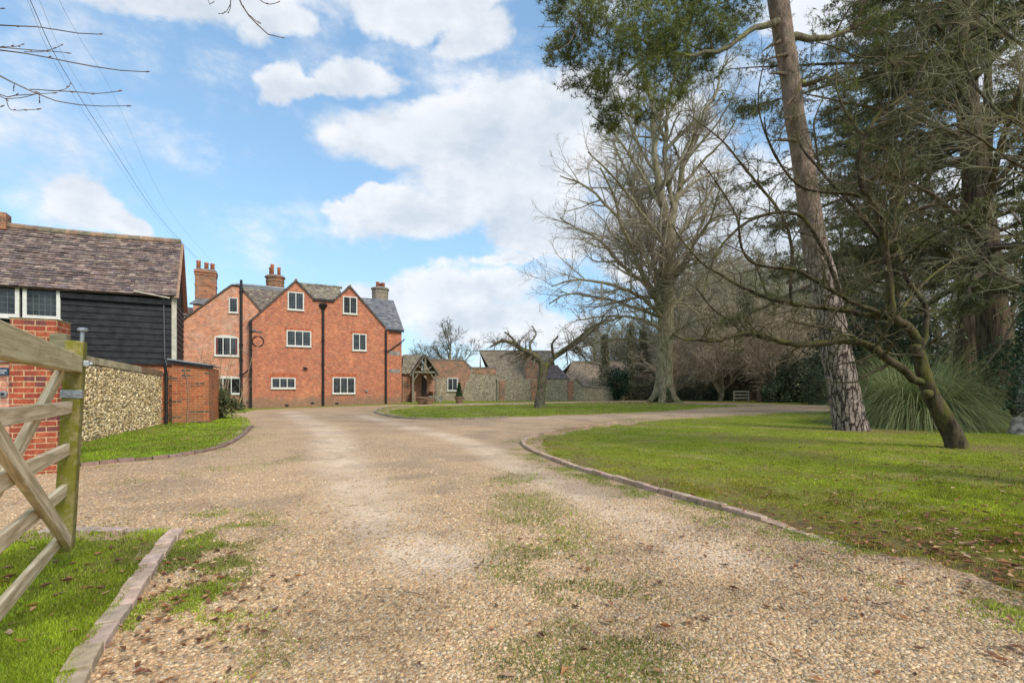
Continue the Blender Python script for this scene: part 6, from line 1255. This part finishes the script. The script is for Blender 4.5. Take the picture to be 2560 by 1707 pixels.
# ---------------------------------------------------------------- twigs hanging in at the top left, from a tree outside the frame
o3 = root('overhanging_beech', 'bare beech outside the left edge whose budded twigs hang into the sky', 'tree', (-6.4, 2.2, 0)); mb = MB(); P = np.array([(-6.4, 2.2, -.2), (-6.35, 2.3, 1.5), (-6.2, 2.4, 3.2), (-6.1, 2.5, 5), (-6, 2.6, 7.5)]); add_limb(mb, P, np.array([.3, .22, .19, .15, .06]), 18, 14, .04)
bl(mb, 'trunk', M['bark_b'], o3, smooth=True)
tw = [([(-420,40,26),(-250,55,16),(-100,60,10),(0,64,5.5),(43,66,4.6),(114,69,4.2),(175,82,3.8),(246,86,3)], 3.1), ([(-420,140,24),(-250,120,14),(-120,118,9),(0,126,5.5),(64,134,4.6),(171,154,4.4),(246,169,4.),(311,177,3.4),(362,180,2.8)], 3.2), ([(-120,118,6),(0,119,4),(60,124,3.6),(120,128,3.2),(163,132,2.6)], 3.2), ([(60,130,3.4),(100,130,3),(135,122,2.6),(152,114,2.4)], 3.2), ([(-20,118,3),(35,117,2.8),(55,112,2.4)], 3.15),
      ([(-420,120,26),(-200,140,14),(-60,165,9),(0,190,6.5),(36,209,5.6),(75,224,5),(95,238,4.6),(150,255,4.2),(206,264,3.8),(250,266,3.2),(315,265,2.6)], 3.0), ([(75,224,4),(143,228,4),(190,230,3.6),(229,234,3.2),(270,232,2.8),(293,229,2.4)], 3.0), ([(-120,156,5),(0,237,4.4),(45,238,4),(85,236,3.4),(130,233,2.6)], 3.05), ([(-115,158,5),(0,240,4),(15,246,3.8),(50,245,3.4),(88,236,2.6)], 3.0), ([(15,246,3),(22,268,3),(35,276,2.8),(90,274,2.6)], 3.0), ([(143,228,2.6),(165,222,2.4),(175,211,2.2)], 3.0), ([(-110,158,5),(-40,268,4),(0,268,3.4)], 3.0), ([(-200,57,5),(-50,24,4),(0,22,3)], 3.1), ([(98,238,2.2),(99,256,2)], 3.0), ([(36,209,2),(34,226,2)], 3.0),
      ([(540,-260,14),(560,-120,9),(590,-20,5.5),(618,34,4.6),(660,78,4),(684,92,3.4),(702,94,2.8)], 3.9), ([(618,34,2.6),(645,56,2.4),(651,58,2.2)], 3.9), ([(560,-120,5),(575,-20,3.2),(576,15,2.8),(572,30,2.2)], 3.9), ([(576,10,2.4),(565,30,2.2),(550,35,2)], 3.9), ([(587,-30,4),(640,-6,3),(668,11,2.6),(693,7,2.2)], 3.9), ([(550,-190,4),(520,-4,2.6),(532,7,2.2)], 3.9),
      ([(-600,-260,60),(-300,-330,46),(0,-330,34),(280,-290,24),(540,-260,16)], 3.6), ([(-700,100,50),(-560,90,40),(-420,80,28)], 3.2), ([(-700,-60,50),(-560,60,38),(-420,120,26)], 3.1)]
stub = np.array([(-6.2, 2.4, 3.6)])
mb = MB(); mbud = MB()
for n_, (pts, Z) in enumerate(tw):
    P, R = limb(pts, Z, .12); R = R*.8
    if n_ >= 21: P = np.concatenate([stub+[[0, 0, .9*(n_ == 21)]], P]); R = np.concatenate([[R[0]*1.1], R])
    mb = MB(); p, r = add_limb(mb, P, R, 14, 6, .25); mb.C = [c*0+np.array([.15, .12, .10], dtype=np.float32) for c in mb.C]; bl(mb, 'branch', M['twig'], o3, smooth=True)
    if n_ < 21:
        for f in (1., .72, .5):
            k = int(f*13); d = (p[k]-p[k-1]); d = d/np.linalg.norm(d); side = np.array([0, 0, 1])*(.6 if f < 1 else .1)*(1 if rng.random() > .4 else -.4); e = d+side; e = e/np.linalg.norm(e); l = .028*(1+.3*rng.random())*(1 if f == 1 else .7)
            b0 = p[k]; pts_ = np.array([b0, b0+e*l*.35, b0+e*l*.7, b0+e*l*1.05]); v, q = tubes(pts_[None], np.array([[.0015, .0042, .0036, .0004]]), 6); mbud.add(v, q=q, col=(.16, .10, .08))
bl(mbud, 'buds', M['twig'], o3, smooth=True, kind='stuff')
